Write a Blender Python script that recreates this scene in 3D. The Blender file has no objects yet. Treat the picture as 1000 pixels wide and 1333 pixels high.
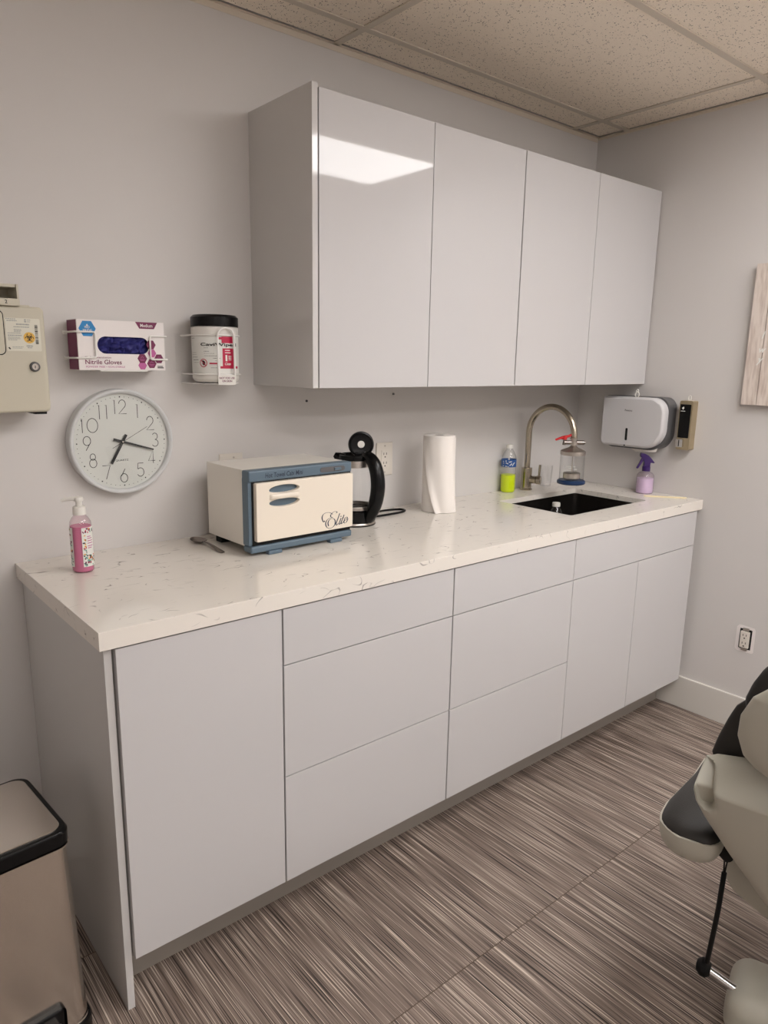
import bpy, bmesh, math, random
from mathutils import Vector, Matrix, Euler, noise as mnoise
sc = bpy.context.scene
C = sc.collection
PI = math.pi
rnd = random.Random(7)

# ------------------------------------------------------------------ materials
def lin(c):
    c = c/255.0
    return c/12.92 if c <= 0.04045 else ((c+0.055)/1.055)**2.4
def col(r, g, b): return (lin(r), lin(g), lin(b), 1.0)
def mat(name, rgb, rough=0.5, metal=0.0, **kw):
    m = bpy.data.materials.new(name); m.use_nodes = True
    b = m.node_tree.nodes['Principled BSDF']
    b.inputs['Base Color'].default_value = col(*rgb)
    b.inputs['Roughness'].default_value = rough
    b.inputs['Metallic'].default_value = metal
    for k, v in kw.items():
        b.inputs[k.replace('_', ' ')].default_value = v
    return m
def nodes(m):
    nt = m.node_tree
    return nt, nt.nodes['Principled BSDF']
def add_bump(m, scale, strength, dist=0.002, stretch=(1, 1, 1), detail=3):
    nt, b = nodes(m)
    tc = nt.nodes.new('ShaderNodeTexCoord'); mp = nt.nodes.new('ShaderNodeMapping')
    mp.inputs['Scale'].default_value = stretch
    n = nt.nodes.new('ShaderNodeTexNoise'); n.inputs['Scale'].default_value = scale; n.inputs['Detail'].default_value = detail
    bp = nt.nodes.new('ShaderNodeBump'); bp.inputs['Strength'].default_value = strength; bp.inputs['Distance'].default_value = dist
    nt.links.new(tc.outputs['Object'], mp.inputs['Vector']); nt.links.new(mp.outputs['Vector'], n.inputs['Vector'])
    nt.links.new(n.outputs['Fac'], bp.inputs['Height']); nt.links.new(bp.outputs['Normal'], b.inputs['Normal'])
    return m
def vary(m, rgb2, scale, stretch=(1, 1, 1), lo=0.35, hi=0.65, detail=4):
    """mottle the base colour between its own colour and rgb2"""
    nt, b = nodes(m)
    tc = nt.nodes.new('ShaderNodeTexCoord'); mp = nt.nodes.new('ShaderNodeMapping'); mp.inputs['Scale'].default_value = stretch
    n = nt.nodes.new('ShaderNodeTexNoise'); n.inputs['Scale'].default_value = scale; n.inputs['Detail'].default_value = detail
    r = nt.nodes.new('ShaderNodeValToRGB')
    r.color_ramp.elements[0].position = lo; r.color_ramp.elements[0].color = tuple(b.inputs['Base Color'].default_value)
    r.color_ramp.elements[1].position = hi; r.color_ramp.elements[1].color = col(*rgb2)
    nt.links.new(tc.outputs['Object'], mp.inputs['Vector']); nt.links.new(mp.outputs['Vector'], n.inputs['Vector'])
    nt.links.new(n.outputs['Fac'], r.inputs['Fac']); nt.links.new(r.outputs['Color'], b.inputs['Base Color'])
    return m
def M_(nt, op, a, b=None, c=None):
    n = nt.nodes.new('ShaderNodeMath'); n.operation = op
    for i, v in enumerate((a, b, c)):
        if v is None: continue
        if isinstance(v, (int, float)): n.inputs[i].default_value = v
        else: nt.links.new(v, n.inputs[i])
    return n.outputs[0]

WALL = add_bump(mat('wall_paint', (209, 205, 202), 0.55), 160, 0.10, 0.001)
BASEB = mat('baseboard_paint', (214, 210, 203), 0.35)
GLOSS = mat('white_gloss_laminate', (199, 197, 197), 0.04, Specular_IOR_Level=0.36)
PANEL = mat('white_panel_laminate', (204, 202, 200), 0.06)
BODY = mat('cabinet_carcass', (150, 146, 140), 0.5)
TOE = mat('toe_kick_grey', (150, 143, 135), 0.35)
BLACK = mat('black_plastic', (10, 10, 11), 0.25, Specular_IOR_Level=0.25)
BLACKM = mat('black_matte', (10, 10, 10), 0.6, Specular_IOR_Level=0.25)
DARK = mat('dark_void', (8, 8, 8), 0.8)
WHITEP = mat('white_plastic', (226, 223, 216), 0.35)
WIRE = mat('white_coated_wire', (232, 230, 226), 0.3)
CHROME = mat('chrome', (225, 225, 225), 0.12, 1.0)
STEEL = vary(mat('brushed_steel', (176, 168, 160), 0.34, 1.0), (196, 189, 181), 30, (1, 1, 60))
NICKEL = mat('brushed_nickel', (178, 168, 152), 0.26, 1.0)
GOLD = mat('champagne_metal', (192, 178, 150), 0.3, 0.9)
GREYD = mat('dark_grey_plastic', (92, 91, 92), 0.4)
SILVERP = mat('silver_plastic', (208, 206, 207), 0.3)
IVORY = mat('ivory_plastic', (220, 213, 203), 0.4)
BEIGE = mat('beige_plastic', (196, 190, 172), 0.42)
CREAM = mat('cream_enamel', (230, 220, 205), 0.3)
WARMW = mat('warm_white_enamel', (228, 223, 214), 0.35)
BLUEG = mat('slate_blue_plastic', (92, 110, 124), 0.4)
NAVY = mat('navy_ink', (36, 48, 66), 0.5)
INK = mat('black_ink', (22, 22, 22), 0.5)
GREYINK = mat('grey_ink', (120, 118, 118), 0.6)
MAROON = mat('maroon_print', (112, 24, 72), 0.5)
MAUVE = mat('mauve_print', (186, 92, 150), 0.5)
CYAN = mat('cyan_print', (26, 128, 190), 0.5)
PAPERW = mat('white_card', (232, 226, 224), 0.55)
LABELW = mat('label_white', (226, 226, 220), 0.5)
RED = mat('crimson_print', (188, 24, 68), 0.45)
GLOVEB = mat('nitrile_blue', (74, 74, 156), 0.45)
CLOCKF = mat('clock_face', (212, 213, 207), 0.5)
CLOCKR = mat('clock_rim', (206, 207, 207), 0.35)
PINK = mat('pink_soap', (206, 126, 158), 0.2)
PINKGL = mat('clear_pink_plastic', (232, 196, 208), 0.08, Transmission_Weight=0.85, IOR=1.3)
GLASS = mat('clear_glass', (250, 252, 252), 0.02, Transmission_Weight=1.0, IOR=1.35)
PLAST = mat('clear_plastic', (246, 248, 248), 0.05, Transmission_Weight=1.0, IOR=1.22)
LIME = mat('lime_liquid', (226, 246, 28), 0.3, Transmission_Weight=0.12, IOR=1.33)
LABELB = mat('label_blue', (36, 84, 150), 0.4)
LAV = mat('lavender_liquid', (216, 198, 218), 0.3)
PURPLE = mat('purple_plastic', (50, 20, 90), 0.35)
PAPER = add_bump(mat('paper_towel', (236, 230, 224), 0.85), 260, 0.25, 0.001)
CARD = mat('brown_card', (74, 58, 46), 0.9)
SINKM = mat('black_sink', (52, 48, 45), 0.24, 0.7)
REDV = mat('red_handle', (196, 22, 28), 0.35)
BLUEB = mat('blue_base', (16, 48, 88), 0.35)
YELLOW = mat('biohazard_amber', (222, 176, 74), 0.5)
BLACKV = add_bump(mat('black_upholstery', (40, 38, 36), 0.55), 420, 0.3, 0.001)
CHAIRP = mat('chair_grey_plastic', (186, 183, 170), 0.42)
BINS = vary(mat('bin_brushed_steel', (206, 198, 188), 0.22, 1.0), (220, 212, 203), 40, (60, 60, 1))
SPOONM = mat('spoon_steel', (150, 142, 136), 0.18, 1.0)
LABELS = mat('aged_label', (214, 211, 196), 0.5)
GREYL = mat('pale_grey_ink', (158, 160, 156), 0.6)
BONE = mat('bone_plastic', (232, 218, 180), 0.5)
TGREEN = mat('teal_print', (110, 160, 146), 0.5)
ORANGE = mat('orange_print', (226, 160, 70), 0.5)

# quartz worktop: sparse short dark veins on off white
def quartz():
    m = mat('white_quartz', (230, 224, 215), 0.13)
    nt, b = nodes(m)
    tc = nt.nodes.new('ShaderNodeTexCoord')
    mp = nt.nodes.new('ShaderNodeMapping'); mp.inputs['Scale'].default_value = (1.0, 2.1, 1.6); mp.inputs['Rotation'].default_value = (0, 0, 0.3)
    nt.links.new(tc.outputs['Object'], mp.inputs['Vector'])
    def nz(scale, detail, vec, dist=0.0):
        n = nt.nodes.new('ShaderNodeTexNoise'); n.inputs['Scale'].default_value = scale; n.inputs['Detail'].default_value = detail
        n.inputs['Distortion'].default_value = dist
        nt.links.new(vec, n.inputs['Vector']); return n.outputs['Fac']
    v = mp.outputs['Vector']
    a = nz(7.0, 2.0, v, 0.6)
    line = M_(nt, 'SUBTRACT', 1.0, M_(nt, 'DIVIDE', M_(nt, 'ABSOLUTE', M_(nt, 'SUBTRACT', a, 0.52)), 0.012))
    line = M_(nt, 'MAXIMUM', line, 0.0)
    mask = M_(nt, 'MULTIPLY', M_(nt, 'MAXIMUM', M_(nt, 'SUBTRACT', nz(15.0, 1.0, v), 0.55), 0.0), 9.0)
    mask = M_(nt, 'MINIMUM', mask, 1.0)
    f1 = M_(nt, 'MULTIPLY', line, mask)
    a2 = nz(13.0, 1.0, v, 0.4)
    line2 = M_(nt, 'MAXIMUM', M_(nt, 'SUBTRACT', 1.0, M_(nt, 'DIVIDE', M_(nt, 'ABSOLUTE', M_(nt, 'SUBTRACT', a2, 0.47)), 0.010)), 0.0)
    mask2 = M_(nt, 'MINIMUM', M_(nt, 'MULTIPLY', M_(nt, 'MAXIMUM', M_(nt, 'SUBTRACT', nz(22.0, 0.0, v), 0.60), 0.0), 9.0), 1.0)
    f = M_(nt, 'MINIMUM', M_(nt, 'ADD', f1, M_(nt, 'MULTIPLY', line2, mask2)), 1.0)
    mx = nt.nodes.new('ShaderNodeMix'); mx.data_type = 'RGBA'
    mx.inputs[6].default_value = col(230, 224, 215); mx.inputs[7].default_value = col(142, 135, 128)
    nt.links.new(M_(nt, 'MULTIPLY', f, 0.95), mx.inputs[0]); nt.links.new(mx.outputs[2], b.inputs['Base Color'])
    return m
QUARTZ = quartz()

# woven stripe vinyl tiles
def floor_mat():
    m = mat('woven_vinyl_floor', (110, 98, 90), 0.55)
    nt, b = nodes(m)
    tc = nt.nodes.new('ShaderNodeTexCoord'); sx = nt.nodes.new('ShaderNodeSeparateXYZ')
    nt.links.new(tc.outputs['Object'], sx.inputs[0])
    x, y = sx.outputs['X'], sx.outputs['Y']
    TW, TL, x0, y0 = 0.61, 0.61, 0.10, -1.007
    ty = M_(nt, 'DIVIDE', M_(nt, 'SUBTRACT', y, y0), TL)
    iy = M_(nt, 'FLOOR', ty)
    fy = M_(nt, 'SUBTRACT', ty, iy)
    tx = M_(nt, 'DIVIDE', M_(nt, 'SUBTRACT', x, x0), TW)
    ix = M_(nt, 'FLOOR', tx)
    fx = M_(nt, 'SUBTRACT', tx, ix)
    off = M_(nt, 'ADD', M_(nt, 'MULTIPLY', iy, 17.31), M_(nt, 'MULTIPLY', ix, 5.77))
    def stripes(kx, ky, zoff, detail):
        cv = nt.nodes.new('ShaderNodeCombineXYZ')
        nt.links.new(M_(nt, 'MULTIPLY', x, kx), cv.inputs[0])
        nt.links.new(M_(nt, 'MULTIPLY', y, ky), cv.inputs[1])
        nt.links.new(M_(nt, 'ADD', off, zoff), cv.inputs[2])
        n = nt.nodes.new('ShaderNodeTexNoise'); n.inputs['Scale'].default_value = 1.0; n.inputs['Detail'].default_value = detail
        nt.links.new(cv.outputs[0], n.inputs['Vector']); return n.outputs['Fac']
    s1 = stripes(430, 4.2, 0.0, 0.0)
    s2 = stripes(820, 5.0, 3.7, 0.0)
    s3 = stripes(34, 1.6, 8.1, 1.0)
    s = M_(nt, 'ADD', M_(nt, 'ADD', M_(nt, 'MULTIPLY', s1, 0.60), M_(nt, 'MULTIPLY', s2, 0.38)), M_(nt, 'MULTIPLY', s3, 0.02))
    r = nt.nodes.new('ShaderNodeValToRGB'); e = r.color_ramp.elements
    e[0].position = 0.345; e[0].color = col(34, 26, 22)
    e[1].position = 0.67; e[1].color = col(206, 192, 178)
    for p, c in ((0.395, (84, 71, 63)), (0.43, (116, 101, 92)), (0.57, (132, 117, 107)), (0.61, (156, 142, 131))):
        q = e.new(p); q.color = col(*c)
    nt.links.new(s, r.inputs['Fac'])
    # tile joints
    ey = M_(nt, 'LESS_THAN', M_(nt, 'MINIMUM', fy, M_(nt, 'SUBTRACT', 1.0, fy)), 0.0016/TL)
    ex = M_(nt, 'LESS_THAN', M_(nt, 'MINIMUM', fx, M_(nt, 'SUBTRACT', 1.0, fx)), 0.0010/TW)
    j = M_(nt, 'MAXIMUM', ey, ex)
    mx = nt.nodes.new('ShaderNodeMix'); mx.data_type = 'RGBA'
    nt.links.new(M_(nt, 'MULTIPLY', j, 0.75), mx.inputs[0]); nt.links.new(r.outputs['Color'], mx.inputs[6]); mx.inputs[7].default_value = col(74, 58, 40)
    nt.links.new(mx.outputs[2], b.inputs['Base Color'])
    bp = nt.nodes.new('ShaderNodeBump'); bp.inputs['Strength'].default_value = 0.35; bp.inputs['Distance'].default_value = 0.0008
    nt.links.new(s, bp.inputs['Height']); nt.links.new(bp.outputs['Normal'], b.inputs['Normal'])
    return m
FLOOR = floor_mat()

# fissured acoustic tile
def ceiling_mat():
    m = mat('acoustic_tile', (250, 238, 221), 0.85)
    nt, b = nodes(m)
    tc = nt.nodes.new('ShaderNodeTexCoord')
    v = nt.nodes.new('ShaderNodeTexVoronoi'); v.inputs['Scale'].default_value = 150
    nt.links.new(tc.outputs['Object'], v.inputs['Vector'])
    n = nt.nodes.new('ShaderNodeTexNoise'); n.inputs['Scale'].default_value = 60; n.inputs['Detail'].default_value = 2
    nt.links.new(tc.outputs['Object'], n.inputs['Vector'])
    size = M_(nt, 'MULTIPLY', M_(nt, 'MAXIMUM', M_(nt, 'SUBTRACT', n.outputs['Fac'], 0.44), 0.0), 2.2)
    size = M_(nt, 'MINIMUM', size, 0.27)
    f = M_(nt, 'LESS_THAN', v.outputs['Distance'], size)
    v2 = nt.nodes.new('ShaderNodeTexVoronoi'); v2.inputs['Scale'].default_value = 330
    nt.links.new(tc.outputs['Object'], v2.inputs['Vector'])
    f2 = M_(nt, 'MULTIPLY', M_(nt, 'LESS_THAN', v2.outputs['Distance'], 0.2), 0.35)
    f = M_(nt, 'MAXIMUM', f, f2)
    mx = nt.nodes.new('ShaderNodeMix'); mx.data_type = 'RGBA'
    mx.inputs[6].default_value = col(250, 238, 221); mx.inputs[7].default_value = col(112, 98, 84)
    nt.links.new(f, mx.inputs[0]); nt.links.new(mx.outputs[2], b.inputs['Base Color'])
    return m
CEIL = ceiling_mat()
GRID = mat('ceiling_grid_paint', (214, 203, 187), 0.5)

def emis(name, rgb, s):
    m = bpy.data.materials.new(name); m.use_nodes = True
    nt = m.node_tree; b = nt.nodes['Principled BSDF']
    b.inputs['Base Color'].default_value = col(240, 240, 240)
    b.inputs['Emission Color'].default_value = col(*rgb); b.inputs['Emission Strength'].default_value = s
    return m

# weathered wood planks for the wall art
def wood():
    m = mat('weathered_wood', (218, 206, 196), 0.6)
    vary(m, (190, 174, 163), 14, (1, 7, 0.9), 0.4, 0.7)
    return m
WOOD = wood()

# ------------------------------------------------------------------ mesh building
def empty(name, label, cat, loc=(0, 0, 0), rz=0.0, group=None):
    o = bpy.data.objects.new(name, None); C.objects.link(o)
    o.location = loc; o.rotation_euler = (0, 0, rz); o.empty_display_size = 0.05
    o['label'] = label; o['category'] = cat
    if group: o['group'] = group
    return o
def tag(o, label, cat, group=None):
    o['label'] = label; o['category'] = cat
    if group: o['group'] = group
    return o
def root_of(o):
    while o.parent: o = o.parent
    return o

class MB:
    def __init__(s): s.bm = bmesh.new()
    def box(s, lo, hi, bev=0.0, seg=2, rz=0.0, ctr=None):
        lo = Vector(lo); hi = Vector(hi); c = (lo+hi)/2; d = hi-lo
        mt = Matrix.Translation(c) @ Matrix.Rotation(rz, 4, 'Z') @ Matrix.Diagonal((d.x, d.y, d.z, 1))
        r = bmesh.ops.create_cube(s.bm, size=1.0, matrix=mt)
        if bev > 0:
            vs = set(r['verts']); ed = [e for e in s.bm.edges if e.verts[0] in vs and e.verts[1] in vs]
            bmesh.ops.bevel(s.bm, geom=ed, offset=bev, segments=seg, profile=0.5, affect='EDGES')
        return s
    def obox(s, mt, size, bev=0.0, seg=2):
        r = bmesh.ops.create_cube(s.bm, size=1.0, matrix=mt @ Matrix.Diagonal((size[0], size[1], size[2], 1)))
        if bev > 0:
            vs = set(r['verts']); ed = [e for e in s.bm.edges if e.verts[0] in vs and e.verts[1] in vs]
            bmesh.ops.bevel(s.bm, geom=ed, offset=bev, segments=seg, profile=0.5, affect='EDGES')
        return s
    def lathe(s, prof, mt=Matrix(), seg=40, sx=1.0, sy=1.0, closed=False, a0=0.0, a1=2*PI):
        full = abs(a1-a0-2*PI) < 1e-6
        n = seg if full else seg+1
        rings = []
        for (r, z) in prof:
            if r < 1e-7:
                rings.append([s.bm.verts.new(mt @ Vector((0, 0, z)))])
            else:
                rings.append([s.bm.verts.new(mt @ Vector((sx*r*math.cos(a0+(a1-a0)*i/seg), sy*r*math.sin(a0+(a1-a0)*i/seg), z))) for i in range(n)])
        pairs = list(zip(rings[:-1], rings[1:]))
        if closed: pairs.append((rings[-1], rings[0]))
        for a, b in pairs:
            for i in range(seg):
                j = (i+1) % n
                if len(a) == 1 and len(b) == 1: break
                if len(a) == 1: f = (a[0], b[j], b[i])
                elif len(b) == 1: f = (a[i], a[j], b[0])
                else: f = (a[i], a[j], b[j], b[i])
                try: s.bm.faces.new(f)
                except ValueError: pass
        return s
    def cyl(s, p0, p1, r0, r1=None, seg=24, cap=True, bev=0.0):
        p0 = Vector(p0); p1 = Vector(p1); r1 = r0 if r1 is None else r1
        d = p1-p0; L = d.length
        mt = Matrix.Translation(p0) @ d.to_track_quat('Z', 'Y').to_matrix().to_4x4()
        if bev > 0: prof = [(0, 0), (r0-bev, 0), (r0, bev), (r1, L-bev), (r1-bev, L), (0, L)]
        elif cap: prof = [(0, 0), (r0, 0), (r1, L), (0, L)]
        else: prof = [(r0, 0), (r1, L)]
        return s.lathe(prof, mt, seg)
    def tube(s, pts, r, seg=10, closed=False, cap=True):
        pts = [Vector(p) for p in pts]; n = len(pts)
        rs = r if isinstance(r, (list, tuple)) else [r]*n
        up = None; rings = []
        for i, p in enumerate(pts):
            if closed: t = pts[(i+1) % n]-pts[i-1]
            else: t = pts[min(i+1, n-1)]-pts[max(i-1, 0)]
            if t.length < 1e-9: t = Vector((0, 0, 1))
            t.normalize()
            if up is None:
                up = Vector((0, 0, 1)) if abs(t.z) < 0.9 else Vector((1, 0, 0))
            u = up-t*up.dot(t)
            if u.length < 1e-6: u = t.orthogonal()
            u.normalize(); up = u; w = t.cross(u)
            rings.append([s.bm.verts.new(p+rs[i]*(u*math.cos(2*PI*k/seg)+w*math.sin(2*PI*k/seg))) for k in range(seg)])
        m = n if closed else n-1
        for i in range(m):
            a = rings[i]; b = rings[(i+1) % n]
            for k in range(seg):
                s.bm.faces.new((a[k], a[(k+1) % seg], b[(k+1) % seg], b[k]))
        if cap and not closed:
            s.bm.faces.new(rings[0][::-1]); s.bm.faces.new(rings[-1])
        return s
    def plate(s, outer, holes=(), t=0.002, mt=Matrix()):
        """flat plate in local xy with holes, thickness t along +z"""
        loops = [outer]+list(holes); edges = []; vl = []
        for lp in loops:
            vs = [s.bm.verts.new(Vector((p[0], p[1], 0))) for p in lp]; vl.append(vs)
            for i in range(len(vs)): edges.append(s.bm.edges.new((vs[i], vs[(i+1) % len(vs)])))
        r = bmesh.ops.triangle_fill(s.bm, edges=edges, use_beauty=True, normal=(0, 0, 1))
        fs = [g for g in r['geom'] if isinstance(g, bmesh.types.BMFace)]
        allv = [v for vs in vl for v in vs]
        if t:
            top = {v: s.bm.verts.new(v.co+Vector((0, 0, t))) for v in allv}
            for f in fs: s.bm.faces.new([top[v] for v in f.verts])
            for vs in vl:
                for i in range(len(vs)):
                    a, b = vs[i], vs[(i+1) % len(vs)]
                    s.bm.faces.new((a, b, top[b], top[a]))
            allv += list(top.values())
        for v in allv: v.co = mt @ v.co
        return s
    def pillow(s, rows, fd, bk, nu=24, exp=0.5, bumpf=None, mt=Matrix()):
        """rows: (z, x0, x1, dcentre, scale); front surface towards -y by fd, back by bk, rounded at the edges"""
        us = [math.sin((i/nu-0.5)*PI) for i in range(nu+1)]
        def prof(u): return max(0.0, 1-abs(u)**2.6)**exp
        F = []; B = []
        for (z, x0, x1, dc, sca) in rows:
            rf = []; rb = []
            for u in us:
                x = x0+(x1-x0)*(u+1)/2; q = prof(u)*sca
                y = dc-fd*q
                if bumpf: y += bumpf(x, z)
                rf.append(s.bm.verts.new(mt @ Vector((x, y, z)))); rb.append(s.bm.verts.new(mt @ Vector((x, dc+bk*q, z))))
            F.append(rf); B.append(rb)
        for i in range(len(rows)-1):
            for k in range(nu):
                s.bm.faces.new((F[i][k], F[i][k+1], F[i+1][k+1], F[i+1][k]))
                s.bm.faces.new((B[i][k+1], B[i][k], B[i+1][k], B[i+1][k+1]))
        bmesh.ops.remove_doubles(s.bm, verts=s.bm.verts[:], dist=1e-5)
        return s
    def join(s, other):
        me = bpy.data.meshes.new('tmp'); other.bm.to_mesh(me); s.bm.from_mesh(me); bpy.data.meshes.remove(me); return s
    def xf(s, mt):
        bmesh.ops.transform(s.bm, matrix=mt, verts=s.bm.verts[:]); return s
    def build(s, name, m, parent=None, world=True, ang=35, origin=None, structure=False):
        bm = s.bm
        bmesh.ops.recalc_face_normals(bm, faces=bm.faces[:])
        if parent is not None and world:
            rt = root_of(parent)
            W = Matrix.Translation(rt.location) @ rt.rotation_euler.to_matrix().to_4x4()
            bmesh.ops.transform(bm, matrix=W.inverted(), verts=bm.verts[:])
        if origin is not None:
            bmesh.ops.translate(bm, vec=-Vector(origin), verts=bm.verts[:])
        me = bpy.data.meshes.new(name); bm.to_mesh(me); bm.free()
        me.materials.append(m)
        for p in me.polygons: p.use_smooth = True
        me.set_sharp_from_angle(angle=math.radians(ang))
        o = bpy.data.objects.new(name, me); C.objects.link(o)
        if parent is not None: o.parent = parent
        if origin is not None: o.location = origin
        wn = o.modifiers.new('weighted_normals', 'WEIGHTED_NORMAL'); wn.keep_sharp = True; wn.weight = 100
        if structure: o['kind'] = 'structure'
        return o

def rrect(x0, y0, x1, y1, r, n=6):
    rr = r if isinstance(r, (list, tuple)) else (r, r, r, r)   # bl, br, tr, tl
    out = []
    for (cx, cy, a, q) in ((x0+rr[0], y0+rr[0], PI, rr[0]), (x1-rr[1], y0+rr[1], 1.5*PI, rr[1]), (x1-rr[2], y1-rr[2], 0, rr[2]), (x0+rr[3], y1-rr[3], 0.5*PI, rr[3])):
        if q < 1e-6: out.append((cx, cy)); continue
        for i in range(n+1):
            t = a+0.5*PI*i/n; out.append((cx+q*math.cos(t), cy+q*math.sin(t)))
    return out
def ell(cx, cy, a, b, n=32, a0=0.0, a1=2*PI):
    return [(cx+a*math.cos(a0+(a1-a0)*i/n), cy+b*math.sin(a0+(a1-a0)*i/n)) for i in range(n)]
def hexa(cx, cy, r): return [(cx+r*math.cos(PI/3*i), cy+r*math.sin(PI/3*i)) for i in range(6)]
def arc(cx, cy, r, d0, d1, n=14, ry=None):
    ry = r if ry is None else ry
    return [(cx+r*math.cos(math.radians(d0+(d1-d0)*i/n)), cy+ry*math.sin(math.radians(d0+(d1-d0)*i/n))) for i in range(n+1)]
def catmull(pts, n=6, closed=False):
    P = [Vector(p) for p in pts]; out = []; m = len(P)
    rng = range(m) if closed else range(m-1)
    for i in rng:
        p1, p2 = P[i], P[(i+1) % m]
        p0 = P[i-1] if (closed or i > 0) else p1*2-p2
        p3 = P[(i+2) % m] if (closed or i+2 < m) else p2*2-p1
        for k in range(n):
            t = k/n
            out.append(0.5*((2*p1)+(p2-p0)*t+(2*p0-5*p1+4*p2-p3)*t*t+(3*p1-p0-3*p2+p3)*t**3))
    if not closed: out.append(P[-1])
    return out
# plane frames: local x = to the right as read, local y = up, local z = out of the surface
def face_back(x, y, z): return Matrix.Translation((x, y, z)) @ Matrix(((1, 0, 0, 0), (0, 0, -1, 0), (0, 1, 0, 0), (0, 0, 0, 1)))
def face_right(x, y, z): return Matrix.Translation((x, y, z)) @ Matrix(((0, 0, -1, 0), (-1, 0, 0, 0), (0, 1, 0, 0), (0, 0, 0, 1)))

def text_mb(txt, w=None, h=None, x=0.0, y=0.0, align='L', th=0.0003, bold=0.0, shear=0.0):
    """lettering as a mesh in local xy, lower left at x,y"""
    cu = bpy.data.curves.new('lettering', 'FONT'); cu.body = txt; cu.size = 1.0; cu.offset = bold; cu.shear = shear
    cu.extrude = 0.0; cu.resolution_u = 3
    ob = bpy.data.objects.new('lettering', cu); C.objects.link(ob)
    dg = bpy.context.evaluated_depsgraph_get(); dg.update()
    me = bpy.data.meshes.new_from_object(ob.evaluated_get(dg))
    bpy.data.objects.remove(ob); bpy.data.curves.remove(cu)
    b = MB(); b.bm.from_mesh(me); bpy.data.meshes.remove(me)
    xs = [v.co.x for v in b.bm.verts]; ys = [v.co.y for v in b.bm.verts]
    x0, x1, y0, y1 = min(xs), max(xs), min(ys), max(ys)
    sy = h/(y1-y0) if h else None; sx = w/(x1-x0) if w else None
    sx = sx or sy; sy = sy or sx
    dx = {'L': 0.0, 'C': -0.5*(x1-x0)*sx, 'R': -(x1-x0)*sx}[align]
    for v in b.bm.verts:
        v.co = Vector(((v.co.x-x0)*sx+dx+x, (v.co.y-y0)*sy+y, th))
    return b
def strokes_mb(lines, wid, z=0.0003, taper=None):
    """pen strokes in local xy as flat ribbons"""
    b = MB()
    for li, pts in enumerate(lines):
        pts = [Vector((p[0], p[1])) for p in pts]; n = len(pts); L = []; R = []
        for i, p in enumerate(pts):
            t = pts[min(i+1, n-1)]-pts[max(i-1, 0)]
            if t.length < 1e-9: t = Vector((1, 0))
            t.normalize(); nn = Vector((-t.y, t.x))
            w = wid*(taper(t) if taper else 1.0)/2
            L.append(b.bm.verts.new((p.x+nn.x*w, p.y+nn.y*w, z))); R.append(b.bm.verts.new((p.x-nn.x*w, p.y-nn.y*w, z)))
        for i in range(n-1): b.bm.faces.new((L[i], R[i], R[i+1], L[i+1]))
    return b
def wrap(b, R, phi, cx, cy, z0=0.0, cuts=0, ry=None):
    """bend a flat local-xy mesh round a vertical cylinder; x is arc length, y is height"""
    if cuts: bmesh.ops.subdivide_edges(b.bm, edges=b.bm.edges[:], cuts=cuts, use_grid_fill=True)
    ry = R if ry is None else ry
    for v in b.bm.verts:
        a = phi+v.co.x/R; r = v.co.z
        v.co = Vector((cx+(R+r)*math.cos(a), cy+(ry+r)*math.sin(a), z0+v.co.y))
    return b
def strip_mb(x0, y0, x1, y1, nx=12, ny=1, z=0.0003):
    b = MB(); g = [[b.bm.verts.new((x0+(x1-x0)*i/nx, y0+(y1-y0)*j/ny, z)) for i in range(nx+1)] for j in range(ny+1)]
    for j in range(ny):
        for i in range(nx): b.bm.faces.new((g[j][i], g[j][i+1], g[j+1][i+1], g[j+1][i]))
    return b
def blob_mb(poly, z=0.0004):
    b = MB(); vs = [b.bm.verts.new((p[0], p[1], z)) for p in poly]; b.bm.faces.new(vs); return b

# ------------------------------------------------------------------ dimensions
W, ZC, HC = 2.427, 2.396, 0.914
LX, FY = -2.0, -4.3          # left and front walls, out of view
TH, D = 0.0394, 0.630
XL = -0.0125
S = [0.0190, 0.415, 0.992, 1.573, 1.982, 2.398]
F = 0.625; PF = 0.612
ZD = [0.1345, 0.4313, 0.7275, 0.8700]

# ------------------------------------------------------------------ the room
MB().box((LX-.1, FY-.1, -.1), (W+.1, .1, 0)).build('floor', FLOOR, structure=True)
MB().box((LX-.1, 0, 0), (W+.1, .1, ZC+.06)).build('wall_back', WALL, structure=True)
MB().box((W, FY-.1, 0), (W+.1, 0, ZC+.06)).build('wall_right', WALL, structure=True)
MB().box((LX-.1, FY-.1, 0), (LX, 0, ZC+.06)).build('wall_left', WALL, structure=True)
MB().box((LX, FY-.1, 0), (W, FY, ZC+.06)).build('wall_front', WALL, structure=True)
gx = [2.243-1.22*k for k in range(5)]; gy = [-.146-.6055*k for k in range(8)]
LIGHTS = [(1, 3), (1, 6), (2, 4), (3, 6)]     # grid cells (column, row) that hold a lamp, all but the first added for fill
xs = [W]+[x for x in gx if x > LX+.05]+[LX]; ys = [0]+[y for y in gy if y > FY+.05]+[FY]
cells = {}
b = MB(); b.box((LX-.1, FY-.1, ZC+.06), (W+.1, .1, ZC+.12))
for i in range(len(xs)-1):
    for j in range(len(ys)-1):
        if (i, j) in LIGHTS: continue
        b.box((xs[i+1]+.004, ys[j+1]+.004, ZC+.002), (xs[i]-(.0165 if i == 0 else .004), ys[j]-(.0165 if j == 0 else .004), ZC+.018))
b.build('ceiling', CEIL, structure=True)
b = MB()
for x in gx: b.box((x-.012, FY, ZC-.002), (x+.012, 0, ZC+.0015)); b.box((x-.002, FY, ZC), (x+.002, 0, ZC+.04))
for y in gy: b.box((LX, y-.012, ZC-.0025), (W, y+.012, ZC+.0012)); b.box((LX, y-.002, ZC), (W, y+.002, ZC+.04))
b.build('trim_1', GRID, structure=True)
b = MB()
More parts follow.
